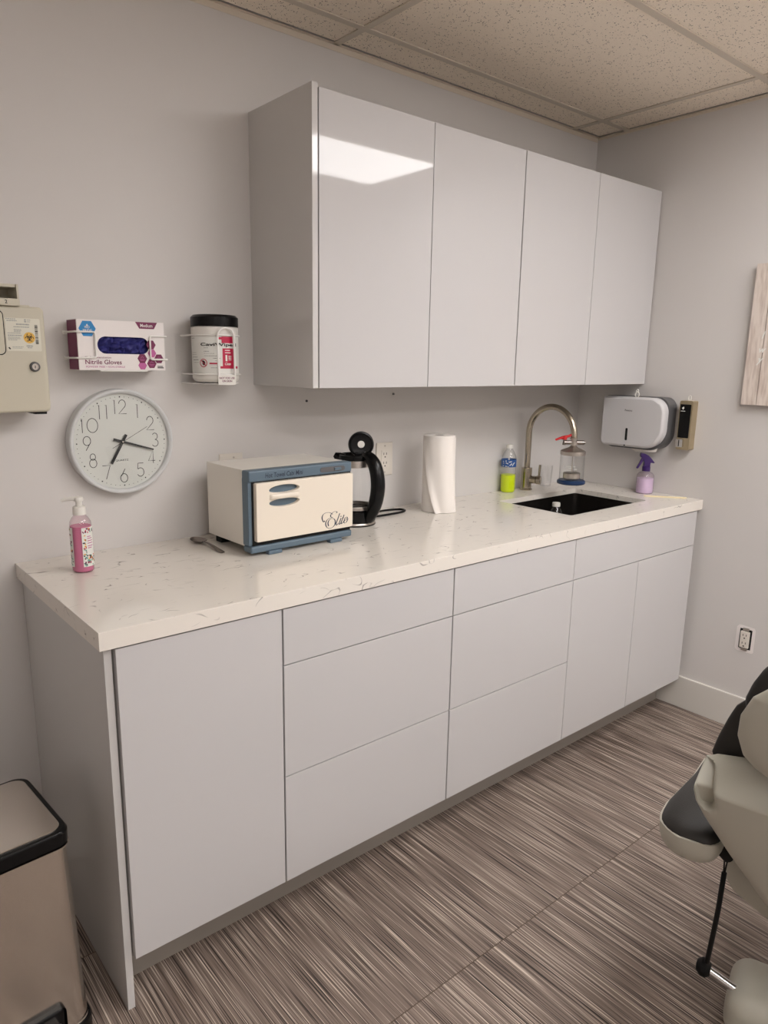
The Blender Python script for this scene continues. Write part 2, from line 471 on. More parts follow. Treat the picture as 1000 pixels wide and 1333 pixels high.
b.box((LX, -.012, ZC-.002), (W, 0, ZC)); b.box((LX, -.0015, ZC-.018), (W, 0, ZC))
b.box((W-.012, FY, ZC-.002), (W, 0, ZC)); b.box((W-.0015, FY, ZC-.010), (W, 0, ZC))
b.build('trim_2', GRID, structure=True)
MB().box((W-.014, FY, 0), (W, -.003, .140), .003).build('baseboard_right', BASEB, structure=True)
MB().box((LX, -.014, 0), (-.002, 0, .140), .003).build('baseboard_back', BASEB, structure=True)

def lamp(i, j, label, power=15.0):
    x0, x1, y0, y1 = xs[i+1]+.014, xs[i]-.014, ys[j+1]+.014, ys[j]-.014
    r = empty('ceiling_light', label, 'light', ((x0+x1)/2, (y0+y1)/2, ZC-.002), group='recessed ceiling light panels')
    fr = MB().plate([(x0, y0), (x1, y0), (x1, y1), (x0, y1)], [[(x0+.045, y0+.045), (x1-.045, y0+.045), (x1-.045, y1-.045), (x0+.045, y1-.045)][::-1]], .01, Matrix.Translation((0, 0, ZC-.004)))
    fr.build('frame', GRID, r)
    MB().box((x0+.046, y0+.046, ZC-.016), (x1-.046, y1-.046, ZC+.006), .004).build('diffuser', emis('lamp_lens', (254, 251, 250), power), r)
lamp(1, 3, 'rectangular recessed light panel nearest the cabinets, mirrored in the first glossy upper door')
lamp(1, 6, 'added unseen fill light panel by the right wall, far behind the viewer', 19.0)  # added light, brightens the cabinet fronts from out of view
lamp(2, 4, 'added unseen fill light panel in the middle of the ceiling, just above the viewer', 14.0)  # added fill light for the worktop and the left side
lamp(3, 6, 'added unseen fill light panel over the left rear corner, far behind the viewer', 11.5)  # added light that lifts the left wall and left-facing panels

# ------------------------------------------------------------------ base cabinets
def front(name, x0, x1, z0, z1, y, parent, th=.018, m=GLOSS):
    return MB().box((x0, y, z0), (x1, y+th, z1), .0012, 2).build(name, m, parent)
def gap(a, g): return a
g1, g2 = .0026, .0011
t = tag(MB().box((0, -PF, 0), (.0165, -.004, HC-TH), .001).build('end_panel', PANEL, origin=(0, -.3, 0)), 'tall white side panel closing the left end of the base cabinets, beside the steel bin', 'panel')
def carcass(x0, x1, label, cat='cabinet', hole=False):
    r = empty('base_cabinet', label, cat, ((x0+x1)/2, -.3, 0), group='white gloss base cabinets')
    z1 = HC-TH-.0005 if not hole else .68
    MB().box((x0, -F+.02, .128), (x1, -.006, z1), .001).build('body', BODY, r)
    if hole:
        c = MB()
        c.box((x0, -F+.02, .68), (x0+.018, -.006, HC-TH-.0005)); c.box((x1-.018, -F+.02, .68), (x1, -.006, HC-TH-.0005))
        c.box((x0+.018, -F+.02, .68), (x1-.018, -F+.036, HC-TH-.0005))
        c.build('upper_frame', BODY, r)
    return r
r = carcass(S[0], S[1]-.0005, 'white gloss base cabinet with one tall door, at the left end')
front('door', S[0]+.001, S[1]-g1, ZD[0], ZD[3], -F, r)
for a, c, lab in ((S[1], S[2], 'white gloss base cabinet of three drawers next to the single tall door'), (S[2], S[3], 'white gloss base cabinet of three drawers next to the sink cabinet')):
    r = carcass(a+.0005, c-.0005, lab)
    for z0, z1 in ((ZD[0], ZD[1]-.0014), (ZD[1]+.0014, ZD[2]-.0014), (ZD[2]+.0014, ZD[3])):
        front('drawer', a+g1*.7, c-(g1 if c == S[2] else g2), z0, z1, -F, r)
r = carcass(S[3]+.0005, W-.006, 'white gloss sink base cabinet with two doors beside the right wall', hole=True)
front('drawer', S[3]+g2, S[5], ZD[2]+.0014, ZD[3], -F, r)
front('door', S[3]+g2, S[4]-g2, ZD[0], ZD[2]-.0014, -F, r)
front('door', S[4]+g2, S[5], ZD[0], ZD[2]-.0014, -F, r)
tag(MB().box((.018, -.527, 0), (W-.016, -.511, .126), .001).build('toe_kick', TOE, origin=(1.2, -.52, 0)), 'long grey toe kick board under the base cabinets', 'toe kick')

# ------------------------------------------------------------------ worktop, sink
SL = .020
CX0, CX1, CY0, CY1 = 1.712, 2.222, -.500, -.158
b = MB().plate([(XL, -D), (W-.0015, -D), (W-.0015, -.0015), (XL, -.0015)], [rrect(CX0, CY0, CX1, CY1, .012)[::-1]], SL, Matrix.Translation((0, 0, HC-SL)))
bm = b.bm
ed = [e for e in bm.edges if abs(e.verts[0].co.z-HC) < 1e-5 and abs(e.verts[1].co.z-HC) < 1e-5 and all((abs(v.co.y+D) < 1e-5 or abs(v.co.x-XL) < 1e-5) for v in e.verts) and (abs(e.verts[0].co.y-e.verts[1].co.y) < 1e-5 or abs(e.verts[0].co.x-e.verts[1].co.x) < 1e-5)]
bmesh.ops.bevel(bm, geom=ed, offset=.0015, segments=2, profile=.5, affect='EDGES')
b.box((XL, -D, HC-TH), (W-.0015, -D+.020, HC-SL)); b.box((XL, -D+.020, HC-TH), (XL+.012, -.0015, HC-SL))
tag(b.build('worktop', QUARTZ, origin=(0, 0, HC-TH)), 'long off-white veined quartz worktop running over the base cabinets', 'worktop')
r = empty('sink', 'dark rectangular undermount sink cut into the right half of the worktop', 'sink', ((CX0+CX1)/2, (CY0+CY1)/2, HC-SL-.0005))
zt, zb = HC-SL-.0008, .695
o_ = rrect(CX0-.004, CY0-.004, CX1+.004, CY1+.004, .02, 5); i_ = rrect(CX0+.006, CY0+.006, CX1-.006, CY1-.006, .03, 5)
fl = rrect(CX0-.02, CY0-.02, CX1+.02, CY1+.02, .02, 5)
b = MB(); N = len(o_)
def ring(p, z): return [b.bm.verts.new((x, y, z)) for x, y in p]
R_ = [ring(fl, zt-.002), ring(fl, zt), ring(o_, zt), ring(i_, zb+.02), ring(rrect(CX0+.03, CY0+.03, CX1-.03, CY1-.03, .03, 5), zb+.002)]
R2 = [ring(rrect(CX0-.006, CY0-.006, CX1+.006, CY1+.006, .02, 5), zt-.002), ring(rrect(CX0+.004, CY0+.004, CX1-.004, CY1-.004, .03, 5), zb)]
for A, B in list(zip(R_[:-1], R_[1:]))+[(R_[0], R2[0]), (R2[0], R2[1])]:
    for i in range(N): b.bm.faces.new((A[i], A[(i+1) % N], B[(i+1) % N], B[i]))
b.bm.faces.new(R_[-1]); b.bm.faces.new(R2[-1])
b.build('basin', SINKM, r)
MB().lathe([(0, 0), (.04, 0), (.045, .003), (.03, .004), (.026, .001), (0, .001)], Matrix.Translation(((CX0+CX1)/2, -.25, zb+.002)), 32).build('drain', STEEL, r)

# ------------------------------------------------------------------ upper cabinets
UL, UT, UB, UF = .7125, 2.141, 1.3684, .325
U = [.7337, 1.1497, 1.5702, 1.9918, 2.4216]; UDT = 2.1317
tag(MB().box((UL, -.3235, UB), (UL+.0182, -.0001, UT), .0008).build('end_panel', PANEL, origin=(UL, -.16, UB)), 'white side panel on the left end of the upper wall cabinets', 'panel')
for a, m_, c, lab in ((U[0], U[1], U[2], 'white gloss wall cabinet with two doors, at the left, showing the lamp reflection'), (U[2], U[3], U[4], 'white gloss wall cabinet with two doors, at the right by the corner')):
    r = empty('wall_cabinet', lab, 'cabinet', ((a+c)/2, -.15, UB), group='white gloss wall cabinets')
    x0 = a-.002 if a == U[0] else a+.0005
    MB().box((x0, -UF+.0195, UB+.001), (c-.0005 if c == U[2] else W-.005, -.0001, UDT-.002), .0005).build('body', BODY, r)
    front('door', a+(0 if a == U[0] else .0024), m_-.0012, UB, UDT, -UF, r)
    front('door', m_+.0012, c-(.0024 if c == U[2] else 0), UB, UDT, -UF, r)

# ------------------------------------------------------------------ thin clear plastics and glass
def thin(name, tint, rough=.03, edge=.72, gloss=1.0):
    m = bpy.data.materials.new(name); m.use_nodes = True; nt = m.node_tree
    for n in list(nt.nodes):
        if n.type != 'OUTPUT_MATERIAL': nt.nodes.remove(n)
    out = [n for n in nt.nodes if n.type == 'OUTPUT_MATERIAL'][0]
    tr = nt.nodes.new('ShaderNodeBsdfTransparent'); gl = nt.nodes.new('ShaderNodeBsdfGlossy'); mx = nt.nodes.new('ShaderNodeMixShader')
    lw = nt.nodes.new('ShaderNodeLayerWeight'); lw.inputs['Blend'].default_value = .5
    mxc = nt.nodes.new('ShaderNodeMix'); mxc.data_type = 'RGBA'
    mxc.inputs[6].default_value = tint; mxc.inputs[7].default_value = tuple(edge*c for c in tint[:3])+(1,)
    nt.links.new(M_(nt, 'POWER', lw.outputs['Facing'], 2.0), mxc.inputs[0]); nt.links.new(mxc.outputs[2], tr.inputs['Color'])
    gl.inputs['Roughness'].default_value = rough; gl.inputs['Color'].default_value = (gloss, gloss, gloss, 1)
    nt.links.new(M_(nt, 'ADD', M_(nt, 'MULTIPLY', M_(nt, 'POWER', lw.outputs['Facing'], 4.0), .55), .035), mx.inputs[0]); nt.links.new(tr.outputs[0], mx.inputs[1]); nt.links.new(gl.outputs[0], mx.inputs[2])
    nt.links.new(mx.outputs[0], out.inputs['Surface'])
    return m
TCLEAR = thin('thin_clear_plastic', (.975, .98, .98, 1))
TGLASS = thin('thin_clear_glass', (.98, .985, .985, 1), .01)
TPINK = thin('thin_pink_plastic', (.98, .90, .93, 1))
TPLATE = thin('clear_acrylic', (.985, .985, .985, 1), .05, edge=1.0)
def T(x, y, z): return Matrix.Translation((x, y, z))

# ------------------------------------------------------------------ wall clock reading 7:18
cx, cz = .279, 1.2185
r = empty('wall_clock', 'round white wall clock with thin black numerals and hands under the glove box', 'clock', (cx, 0, cz))
fm = face_back(cx, -.0005, cz)
MB().lathe([(.1300, .0272), (.1318, .036), (.1365, .0398), (.1400, .0398), (.1428, .037), (.1428, .004), (.138, 0), (0, 0), (0, .005), (.1285, .005)], fm, 96).build('rim', CLOCKR, r)
MB().lathe([(0, .0272), (.1312, .0272), (.1312, .024), (0, .024)], fm, 96).build('clock_face', CLOCKF, r, ang=20)
tk = MB()
for k in range(60):
    a = 2*PI*k/60; rr_ = .0019 if k % 5 == 0 else .0010
    tk.join(blob_mb(ell(.1215*math.sin(a), .1215*math.cos(a), rr_, rr_, 10), .0276))
tk.xf(fm).build('minute_dots', INK, r)
DG = {
 '0': [ell(0, 0, .46, .5, 36)+[(.46, 0)]],
 '1': [[(-.10, .47), (.0, .5), (.0, -.5)]],
 '2': [arc(0, .2, .30, 175, -40, 18)+[(-.34, -.5), (.36, -.5)]],
 '3': [arc(-.02, .26, .25, 150, -90, 14, .24)+arc(-.02, -.24, .30, 90, -150, 16, .26)],
 '4': [[(.14, -.5), (.14, .5), (-.32, -.30), (.32, -.30)]],
 '5': [[(.30, .5), (-.20, .5), (-.25, .08)]+arc(0, -.18, .32, 128, -150, 18)],
 '6': [[(.12, .5), (-.24, -.02)], arc(0, -.18, .32, 0, 360, 28)],
 '7': [[(-.34, .5), (.34, .5), (-.06, -.5)]],
 '8': [arc(0, .27, .23, 0, 360, 24), arc(0, -.19, .31, 0, 360, 28)],
 '9': [arc(0, .18, .32, 0, 360, 28), [(.24, -.02), (-.12, -.5)]]}
H = .0375
for h in range(1, 13):
    a = 2*PI*h/12; px_, py_ = .0945*math.sin(a), .0945*math.cos(a)
    t = str(h); nm = MB()
    offs = [0] if len(t) == 1 else {'10': [-.60, .12], '11': [-.26, .26], '12': [-.40, .16]}[t]
    for ch, of in zip(t, offs):
        nm.join(strokes_mb([[(px_+(p[0]*.82+of)*H, py_+p[1]*H) for p in l] for l in DG[ch]],   .0018, .0276))
    nm.xf(fm).build('numeral', INK, r)
def hand(ang, l0, l1, w0, w1, z, name, m=INK):
    a = math.radians(ang); d = Vector((math.sin(a), math.cos(a))); n = Vector((d.y, -d.x))
    pts = [d*-l0+n*w0/2, d*l1+n*w1/2, d*l1-n*w1/2, d*-l0-n*w0/2]
    MB().plate([(p.x, p.y) for p in pts], (), .0008, T(0, 0, z)).xf(fm).build(name, m, r)
hand(210, .022, .068, .0075, .0075, .0316, 'hour_hand')
hand(107, .027, .090, .0072, .0042, .0334, 'minute_hand')
hand(61, .034, .080, .0010, .0008, .0350, 'second_hand')
MB().cyl((0, 0, .0272), (0, 0, .0365), .0022).xf(fm).build('hub', STEEL, r)
text_mb('QUARTZ', w=.036, h=.0058, x=-.021, y=-.0545, th=.0276, bold=.0).xf(fm).build('lettering', INK, r)
MB().lathe([(0, .0388), (.1345, .0384)], fm, 64).build('lens', TGLASS, r)

# ------------------------------------------------------------------ glove box in its wire bracket
gx0, gx1, gz0, gz1, gyf, gyb = .160, .388, 1.412, 1.537, -.088, -.012
r = empty('glove_box', 'white and maroon cardboard box of nitrile gloves in a wire bracket above the clock', 'box', ((gx0+gx1)/2, -.05, gz0))
slot = [(x, z) for x, z in rrect(.2085, 1.4535, .345, 1.4965, .0214, 10)]
b = MB()
b.box((gx0, gyf+.001, gz0), (gx0+.001, gyb, gz1)); b.box((gx1-.001, gyf+.001, gz0), (gx1, gyb, gz1))
b.box((gx0+.001, gyf+.001, gz0), (gx1-.001, gyb, gz0+.001)); b.box((gx0+.001, gyf+.001, gz1-.001), (gx1-.001, gyb, gz1)); b.box((gx0+.001, gyb-.001, gz0+.001), (gx1-.001, gyb, gz1-.001))
b.plate([(gx0, gz0), (gx1, gz0), (gx1, gz1), (gx0, gz1)], [slot[::-1]], .001, face_back(0, gyf+.001, 0))
b.build('carton', PAPERW, r)
MB().box((gx0-.0006, gyf+.004, gz0+.001), (gx0, gyb-.001, gz1-.001)).build('end_print', MAROON, r)
fg = face_back(0, gyf-.0002, 0)
MB().join(blob_mb(hexa(.1855, 1.5145, .0215))).xf(fg).build('hexagon_print', CYAN, r)
b = text_mb('MED', w=.013, h=.0055, x=.1855, y=1.5155, align='C', th=.0007, bold=.012); b.join(text_mb('PRIDE', w=.022, h=.0065, x=.1855, y=1.5065, align='C', th=.0007, bold=.012))
b.join(blob_mb([(.1825, 1.5215), (.1885, 1.5215), (.1855, 1.5265)], .0007)); b.xf(fg).build('lettering', PAPERW, r)
MB().join(blob_mb([(.310, 1.5365), (.370, 1.5365), (.3605, 1.5195), (.3205, 1.5195)][::-1])).xf(fg).build('size_banner', MAROON, r)
text_mb('Medium', w=.033, h=.0085, x=.340, y=1.5235, align='C', th=.0007, bold=.01).xf(fg).build('lettering', PAPERW, r)
text_mb('Nitrile Gloves', w=.093, h=.0115, x=.1755, y=1.4265, th=.0004, bold=.012).xf(fg).build('lettering', MAROON, r)
text_mb('Medical examination', w=.066, h=.0050, x=.1755, y=1.4415, th=.0004).xf(fg).build('lettering', MAROON, r)
text_mb('POWDER FREE • NON-STERILE', w=.100, h=.0045, x=.1765, y=1.4180, th=.0004).xf(fg).build('lettering', MAUVE, r)
b = MB()
for hx, hy in ((.3245, 1.4425), (.3500, 1.4295), (.3705, 1.4425), (.3500, 1.4785)): b.join(blob_mb(hexa(hx, hy, .0132)))
b.xf(fg).build('hexagon_print', MAROON, r)
b = MB()
for hx, hy in ((.3520, 1.4565), (.3245, 1.4245)): b.join(blob_mb(hexa(hx, hy, .0118), .0003))
b.xf(fg).build('hexagon_print', MAUVE, r)
b = MB()
for hx, hy in ((.3245, 1.4425), (.3500, 1.4295), (.3705, 1.4425)):
    b.join(strip_mb(hx-.007, hy-.003, hx+.007, hy-.0018, 1, 1, .0008)); b.join(strip_mb(hx-.005, hy-.006, hx+.005, hy-.0050, 1, 1, .0008)); b.join(strokes_mb([[(hx-.004, hy+.001), (hx, hy+.006), (hx+.004, hy+.001)]], .001, .0008))
b.xf(fg).build('hexagon_marks', MAUVE, r)
b = MB(); b.join(strip_mb(.3655, 1.4215, .381, 1.4235, 1, 1, .0004)); b.join(strip_mb(.3655, 1.4175, .383, 1.4200, 1, 1, .0004)); b.xf(fg).build('quantity_print', INK, r)
# gloves bunched behind the slot
b = MB(); NX, NZ = 46, 18; g = []
for j in range(NZ+1):
    row = []
    for i in range(NX+1):
        x = .2035+.146*i/NX; z = 1.4475+.055*j/NZ
        f = (.30-abs(mnoise.noise(Vector((x*38+z*34+2*mnoise.noise(Vector((x*30, z*30, 4))), z*52-x*16, 3.1)))))*.020+mnoise.noise(Vector((x*95, z*80, 9)))*.004+abs(mnoise.noise(Vector((x*60-z*70, z*40+x*20, 1.7))))*-.012
        e_ = max(abs((i/NX)*2-1)**6, abs((j/NZ)*2-1)**4)
        row.append(b.bm.verts.new((x, gyf+.0045+.0165*e_+1.25*f*(1-e_), z)))
    g.append(row)
for j in range(NZ):
    for i in range(NX): b.bm.faces.new((g[j][i], g[j][i+1], g[j+1][i+1], g[j+1][i]))
bmesh.ops.solidify(b.bm, geom=b.bm.faces[:], thickness=.001)
tag(b.build('nitrile_gloves', GLOVEB, ang=60, origin=(.275, gyf+.015, 1.475)), 'crumpled blue nitrile gloves showing through the oval slot of the glove box', 'gloves')
r = empty('glove_box_bracket', 'white coated wire bracket on the wall hugging the glove box', 'bracket', (.275, 0, 1.405))
def wire(name, pts, parent, rad=.0024, closed=False): return MB().tube(pts, rad, 8, closed).build(name, WIRE, parent)
def rnd_path(pts, rr=.006, n=5):
    P = [Vector(p) for p in pts]; out = [P[0]]
    for i in range(1, len(P)-1):
        a = (P[i-1]-P[i]).normalized(); c = (P[i+1]-P[i]).normalized(); q = min(rr, (P[i-1]-P[i]).length*.45, (P[i+1]-P[i]).length*.45)
        s_, e_ = P[i]+a*q, P[i]+c*q
        for k in range(n+1):
            t = k/n; out.append((1-t)**2*s_+2*t*(1-t)*P[i]+t*t*e_)
    out.append(P[-1]); return out
yw = gyf-.0045
wire('wire_arm', rnd_path([(.1545, -.001, 1.5065), (.1545, yw, 1.5065), (.2030, yw, 1.5065), (.2030, yw, 1.4435), (.1545, yw, 1.4415), (.1545, -.001, 1.4415)]), r)
wire('wire_arm', rnd_path([(.3935, -.001, 1.5010), (.3935, yw, 1.5010), (.3465, yw, 1.5010), (.3465, yw, 1.4405), (.3935, yw, 1.4405), (.3935, -.001, 1.4405)]), r)
b = MB(); b.box((.212, -.086, 1.4085), (.338, -.002, 1.4110), .0008); b.box((.212, -.0885, 1.4085), (.338, -.0865, 1.4115), .0006); b.build('shelf', WIRE, r)
b = MB(); b.box((.150, -.004, 1.436), (.398, -.0005, 1.446), .0008); b.box((.150, -.004, 1.501), (.398, -.0005, 1.511), .0008); b.build('back_strip', WIRE, r)

# ------------------------------------------------------------------ canister of wipes in its wire holder
ax, ay, R = .545, -.0765, .0655
r = empty('wipes_canister', 'white round wipes canister with black lid, held on the wall right of the glove box', 'canister', (ax, ay, 1.381))
MB().lathe([(0, 1.381), (R-.008, 1.381), (R-.002, 1.386), (R, 1.392), (R, 1.530), (R-.003, 1.533), (0, 1.533)], T(ax, ay, 0), 64).build('canister_body', WHITEP, r)
MB().lathe([(0, 1.533), (R+.0005, 1.533), (R+.001, 1.536), (R+.001, 1.558), (R-.006, 1.5645), (R-.018, 1.566), (0, 1.5665)], T(ax, ay, 0), 64).build('lid', BLACK, r)
PH = math.atan2(-1.998-ay, -.446-ax)
def zc_(yc): return 1.535-(yc-250)*.0001905
def sc_(xc): return R*math.asin(max(-1, min(1, (xc-512)/322.0)))
def on_can(b, cuts=0): return wrap(b, R+.0003, PH, ax, ay, 0, cuts)
on_can(strip_mb(sc_(195), zc_(955), sc_(840)*.995, zc_(400), 40, 1, 0)).build('label_sheet', LABELW, r)
w0, w1 = sc_(322), sc_(790)
on_can(text_mb('CaviWipes1', w=w1-w0, h=.0112, x=w0, y=zc_(556), th=.0012, bold=.022), 0).build('lettering', INK, r)
b = MB(); b.join(strip_mb(sc_(600), zc_(497), sc_(748), zc_(405), 10, 1, .0007)); b.join(strip_mb(sc_(560), zc_(447), sc_(605), zc_(415), 5, 1, .0007))
b.join(strip_mb(sc_(608), zc_(830), sc_(756), zc_(572), 10, 1, .0007)); b.join(strip_mb(sc_(575), zc_(862), sc_(806), zc_(828), 14, 1, .0007))
on_can(b).build('number_print', RED, r)
b = text_mb('1', w=.0055, h=.017, x=sc_(645), y=zc_(755), th=.0012, bold=.03)
for i, (yc, q) in enumerate(((605, .016), (640, .018), (690, .010), (715, .010), (740, .010))):
    x0 = sc_(640) if i < 2 else sc_(685); b.join(strip_mb(x0, zc_(yc), x0+q, zc_(yc)+.0022, 3, 1, .0012))
b.join(text_mb('Clean', w=.019, h=.0075, x=sc_(635), y=zc_(812), th=.0012, shear=.3, bold=.01))
on_can(b).build('number_lettering', LABELW, r)
b = MB()
for yc, xa, xb, hgt in ((572, 360, 430, 3), (622, 360, 440, 4), (650, 360, 500, 2), (685, 365, 545, 3), (720, 480, 590, 4), (752, 510, 560, 2), (640, 205, 265, 2), (670, 205, 260, 2), (705, 210, 275, 3), (745, 220, 285, 4), (780, 225, 290, 2), (855, 450, 540, 3), (435, 205, 240, 3)):
    x = sc_(xa)
    while x < sc_(xb)-.002:
        l = rnd.uniform(.002, .006); b.join(strip_mb(x, zc_(yc), min(x+l, sc_(xb)), zc_(yc)+hgt*.0004, 2, 1, .0005)); x += l+.001
on_can(b).build('small_print', GREYINK, r)
b = strip_mb(sc_(430), zc_(800), sc_(545), zc_(780), 6, 1, .0005); on_can(b).build('warning_print', RED, r)
ccx, ccy = sc_(352), zc_(785)
b = MB(); b.join(strokes_mb([arc(ccx, ccy, .0105, 0, 360, 28), [(ccx-.0075, ccy+.0075), (ccx+.0075, ccy-.0075)]], .0019, .0012)); on_can(b).build('prohibition_ring', RED, r)
b = blob_mb(ell(ccx+.001, ccy, .0042, .0062, 14), .0008); b.join(blob_mb(ell(ccx-.002, ccy+.005, .0026, .0026, 10), .0008)); on_can(b).build('prohibition_symbol', INK, r)
r = empty('canister_holder', 'white wire holder with arched NOT FOR USE ON SKIN tag around the wipes canister', 'bracket', (ax, 0, 1.375))
Rw = R+.0030
def hoop(z):
    p = [(ax-Rw, -.001, z)]+[(ax+Rw*math.cos(PI+PI*i/24), ay+Rw*math.sin(PI+PI*i/24), z) for i in range(25)]+[(ax+Rw, -.001, z)]
    return p
wire('hoop', hoop(zc_(388)), r, .0022); wire('hoop', hoop(zc_(948)), r, .0022)
MB().box((ax-.088, -.004, zc_(930)), (ax+.088, -.0005, zc_(360)), .001).build('back_plate', TPLATE, r)
b = MB(); b.box((ax-.0725, ay, 1.375), (ax+.0725, -.0001, 1.3775), .0008); b.lathe([(0, 1.375), (.052, 1.375), (.052, 1.3775), (0, 1.3775)], T(ax, ay, 0), 32); b.build('base_ring', WIRE, r)
# arch and tag stand off the front of the can on the right of its face
pa = PH+.42; Ra = Rw+.0045
fa = Matrix.Translation((ax+Ra*math.cos(pa), ay+Ra*math.sin(pa), 0)) @ Matrix(((-math.sin(pa), 0, math.cos(pa), 0), (math.cos(pa), 0, math.sin(pa), 0), (0, 1, 0, 0), (0, 0, 0, 1)))
hw_ = .0245; zt_ = zc_(400)
pts = [(-hw_, zc_(960))]+[(hw_*math.cos(math.radians(180-180*i/18)), zt_+.0225*math.sin(math.radians(180*i/18))) for i in range(19)]+[(hw_, zc_(960))]
MB().tube([fa @ Vector((p[0], p[1], 0)) for p in pts], .0029, 10).build('arch', WIRE, r)
tg = MB().plate(rrect(-.0262, zc_(1095), .0268, zc_(952), .003), (), .0016, fa @ T(0, 0, -.0008)).build('tag', WHITEP, r)
b = text_mb('NOT FOR USE', w=.046, h=.0058, x=0, y=zc_(1012), align='C', th=.0012, bold=.02); b.join(text_mb('ON SKIN', w=.030, h=.0058, x=0, y=zc_(1056), align='C', th=.0012, bold=.02))
b.xf(fa).build('lettering', MAROON, tg)

# ------------------------------------------------------------------ sharps cabinet
sx0, sx1, sz0, sz1, sy = -.245, .076, 1.312, 1.558, -.122
r = empty('sharps_cabinet', 'beige locking sharps disposal cabinet on the wall at the left edge', 'sharps cabinet', ((sx0+sx1)/2, 0, sz0))
b = MB(); b.plate(rrect(sx0, sz0, sx1, sz1, .012), (), .1208, face_back(0, -.0002, 0))
ed = [e for e in b.bm.edges if all(abs(v.co.y+.121) < 1e-5 for v in e.verts) and len(e.link_faces) == 2 and any(abs(f.normal.y) < .5 for f in e.link_faces)]
b.bm.normal_update()
ed = [e for e in b.bm.edges if all(abs(v.co.y+.121) < 1e-5 for v in e.verts) and len(e.link_faces) == 2 and any(abs(f.normal.y) < .5 for f in e.link_faces)]
bmesh.ops.bevel(b.bm, geom=ed, offset=.006, segments=3, profile=.5, affect='EDGES')
b.box((.024, -.118, sz1-.002), (.046, -.09, sz1+.003), .001); b.build('body', BEIGE, r)
fs = face_back(0, sy+.0007, 0)
b = MB(); b.plate(rrect(-.20, 1.448, -.0165, 1.545, .010), (), .004, face_back(0, sy+.001, 0)); b.build('flap', BEIGE, r)
b = MB(); ou = rrect(-.2025, 1.4455, -.0140, 1.5475, .012); b.plate(ou, [rrect(-.2002, 1.4478, -.0163, 1.5452, .0102)[::-1]], .0006, face_back(0, sy+.0008, 0)); b.build('flap_seal', DARK, r)
b = MB(); b.plate(rrect(-.0118, 1.4555, .0645, 1.5305, .0025), (), .0006, fs); lab = b.build('label', LABELS, r)
b = MB()
for (x, z, l, h) in ((-.010, 1.5275, .003, .0022), (-.006, 1.5275, .004, .002), (-.001, 1.5272, .013, .0018), (-.008, 1.5232, .022, .002), (.030, 1.5255, .005, .003), (.036, 1.5262, .008, .0015), (.030, 1.5215, .005, .003), (.036, 1.5222, .007, .0015), (.012, 1.5150, .028, .003), (.006, 1.5095, .034, .002), (.006, 1.5040, .016, .0014), (.006, 1.5015, .016, .0014), (.006, 1.4990, .014, .0014), (-.008, 1.4955, .028, .0016), (-.008, 1.4900, .030, .0022), (-.008, 1.4860, .026, .0014), (-.008, 1.4830, .027, .0014), (-.008, 1.4800, .020, .0014), (.0, 1.4645, .024, .0012), (.0, 1.4615, .022, .0012), (.031, 1.4660, .014, .003), (.033, 1.4625, .010, .002)):
    xx = x
    while xx < x+l-.001:
        q = rnd.uniform(.002, .005); b.join(strip_mb(xx, z, min(xx+q, x+l), z+h, 1, 1, .0010)); xx += q+.0007
b.xf(fs).build('small_print', GREYL, lab)
b = MB(); zz = 1.4725
while zz < 1.5160:
    h = rnd.choice((.0007, .0012, .0022)); b.join(strip_mb(.0520, zz, .0585, zz+h, 1, 1, .0010)); zz += h+rnd.choice((.0006, .0010, .0016))
b.join(strokes_mb([[(-.008, 1.4635), (-.0045, 1.4595)]], .003, .001)); b.xf(fs).build('barcode', INK, lab)
bx, bz = .0385, 1.4865
MB().join(blob_mb(ell(bx, bz, .0128, .0128, 28), .0009)).xf(fs).build('biohazard_disc', YELLOW, lab)
b = MB(); L_ = []
for k in range(3):
    a = PI/2+2*PI*k/3; L_.append(arc(bx+.0052*math.cos(a), bz+.0052*math.sin(a), .0050, math.degrees(a)+40, math.degrees(a)+320, 18))
L_.append(arc(bx, bz, .0040, 0, 360, 18)); b.join(strokes_mb(L_, .0015, .0013)); b.xf(fs).build('biohazard_symbol', INK, lab)
lk = MB().lathe([(0, 0), (.0088, 0), (.0088, .003), (.0076, .005), (.0055, .005), (.005, .0035), (0, .0035)], fs @ T(.0455, 1.4195, 0) @ Matrix.Scale(1.25, 4), 32).build('lock', STEEL, r)
b = MB(); b.lathe([(.0060, .0053), (.0082, .0042), (.0088, .0030), (.0092, .0004), (.0096, .0004), (.0092, .0034), (.0084, .0048), (.0062, .0058)], fs @ T(.0455, 1.4195, 0) @ Matrix.Scale(1.25, 4), 32); b.box((-.0012, -.0042, .0034), (.0012, .0010, .0058)) if False else None
b.obox(fs @ T(.0455, 1.4190, .0048), (.0020, .0062, .001)); b.build('keyway', GREYD, lk)
# drop tray on top: a hopper open to the front
b = MB()
b.box((-.20, -.130, 1.5575), (.0225, -.1265, 1.5735), .001); b.box((-.20, -.1265, 1.5585), (.0225, -.02, 1.5610))
b.box((.0185, -.1265, 1.5610), (.0225, -.02, 1.6060)); b.box((-.20, -.120, 1.5990), (.0185, -.02, 1.6065), .001); b.box((-.20, -.045, 1.561), (.0185, -.041, 1.6))
b.build('drop_tray', BEIGE, r)
text_mb('2', h=.008, x=-.0095, y=1.5620, th=.0003, bold=.02).xf(face_back(0, -.1302, 0)).build('lettering', INK, r)
MB().box((.040, -.110, 1.3060), (.068, -.040, 1.3125), .001).build('foot', DARK, r)

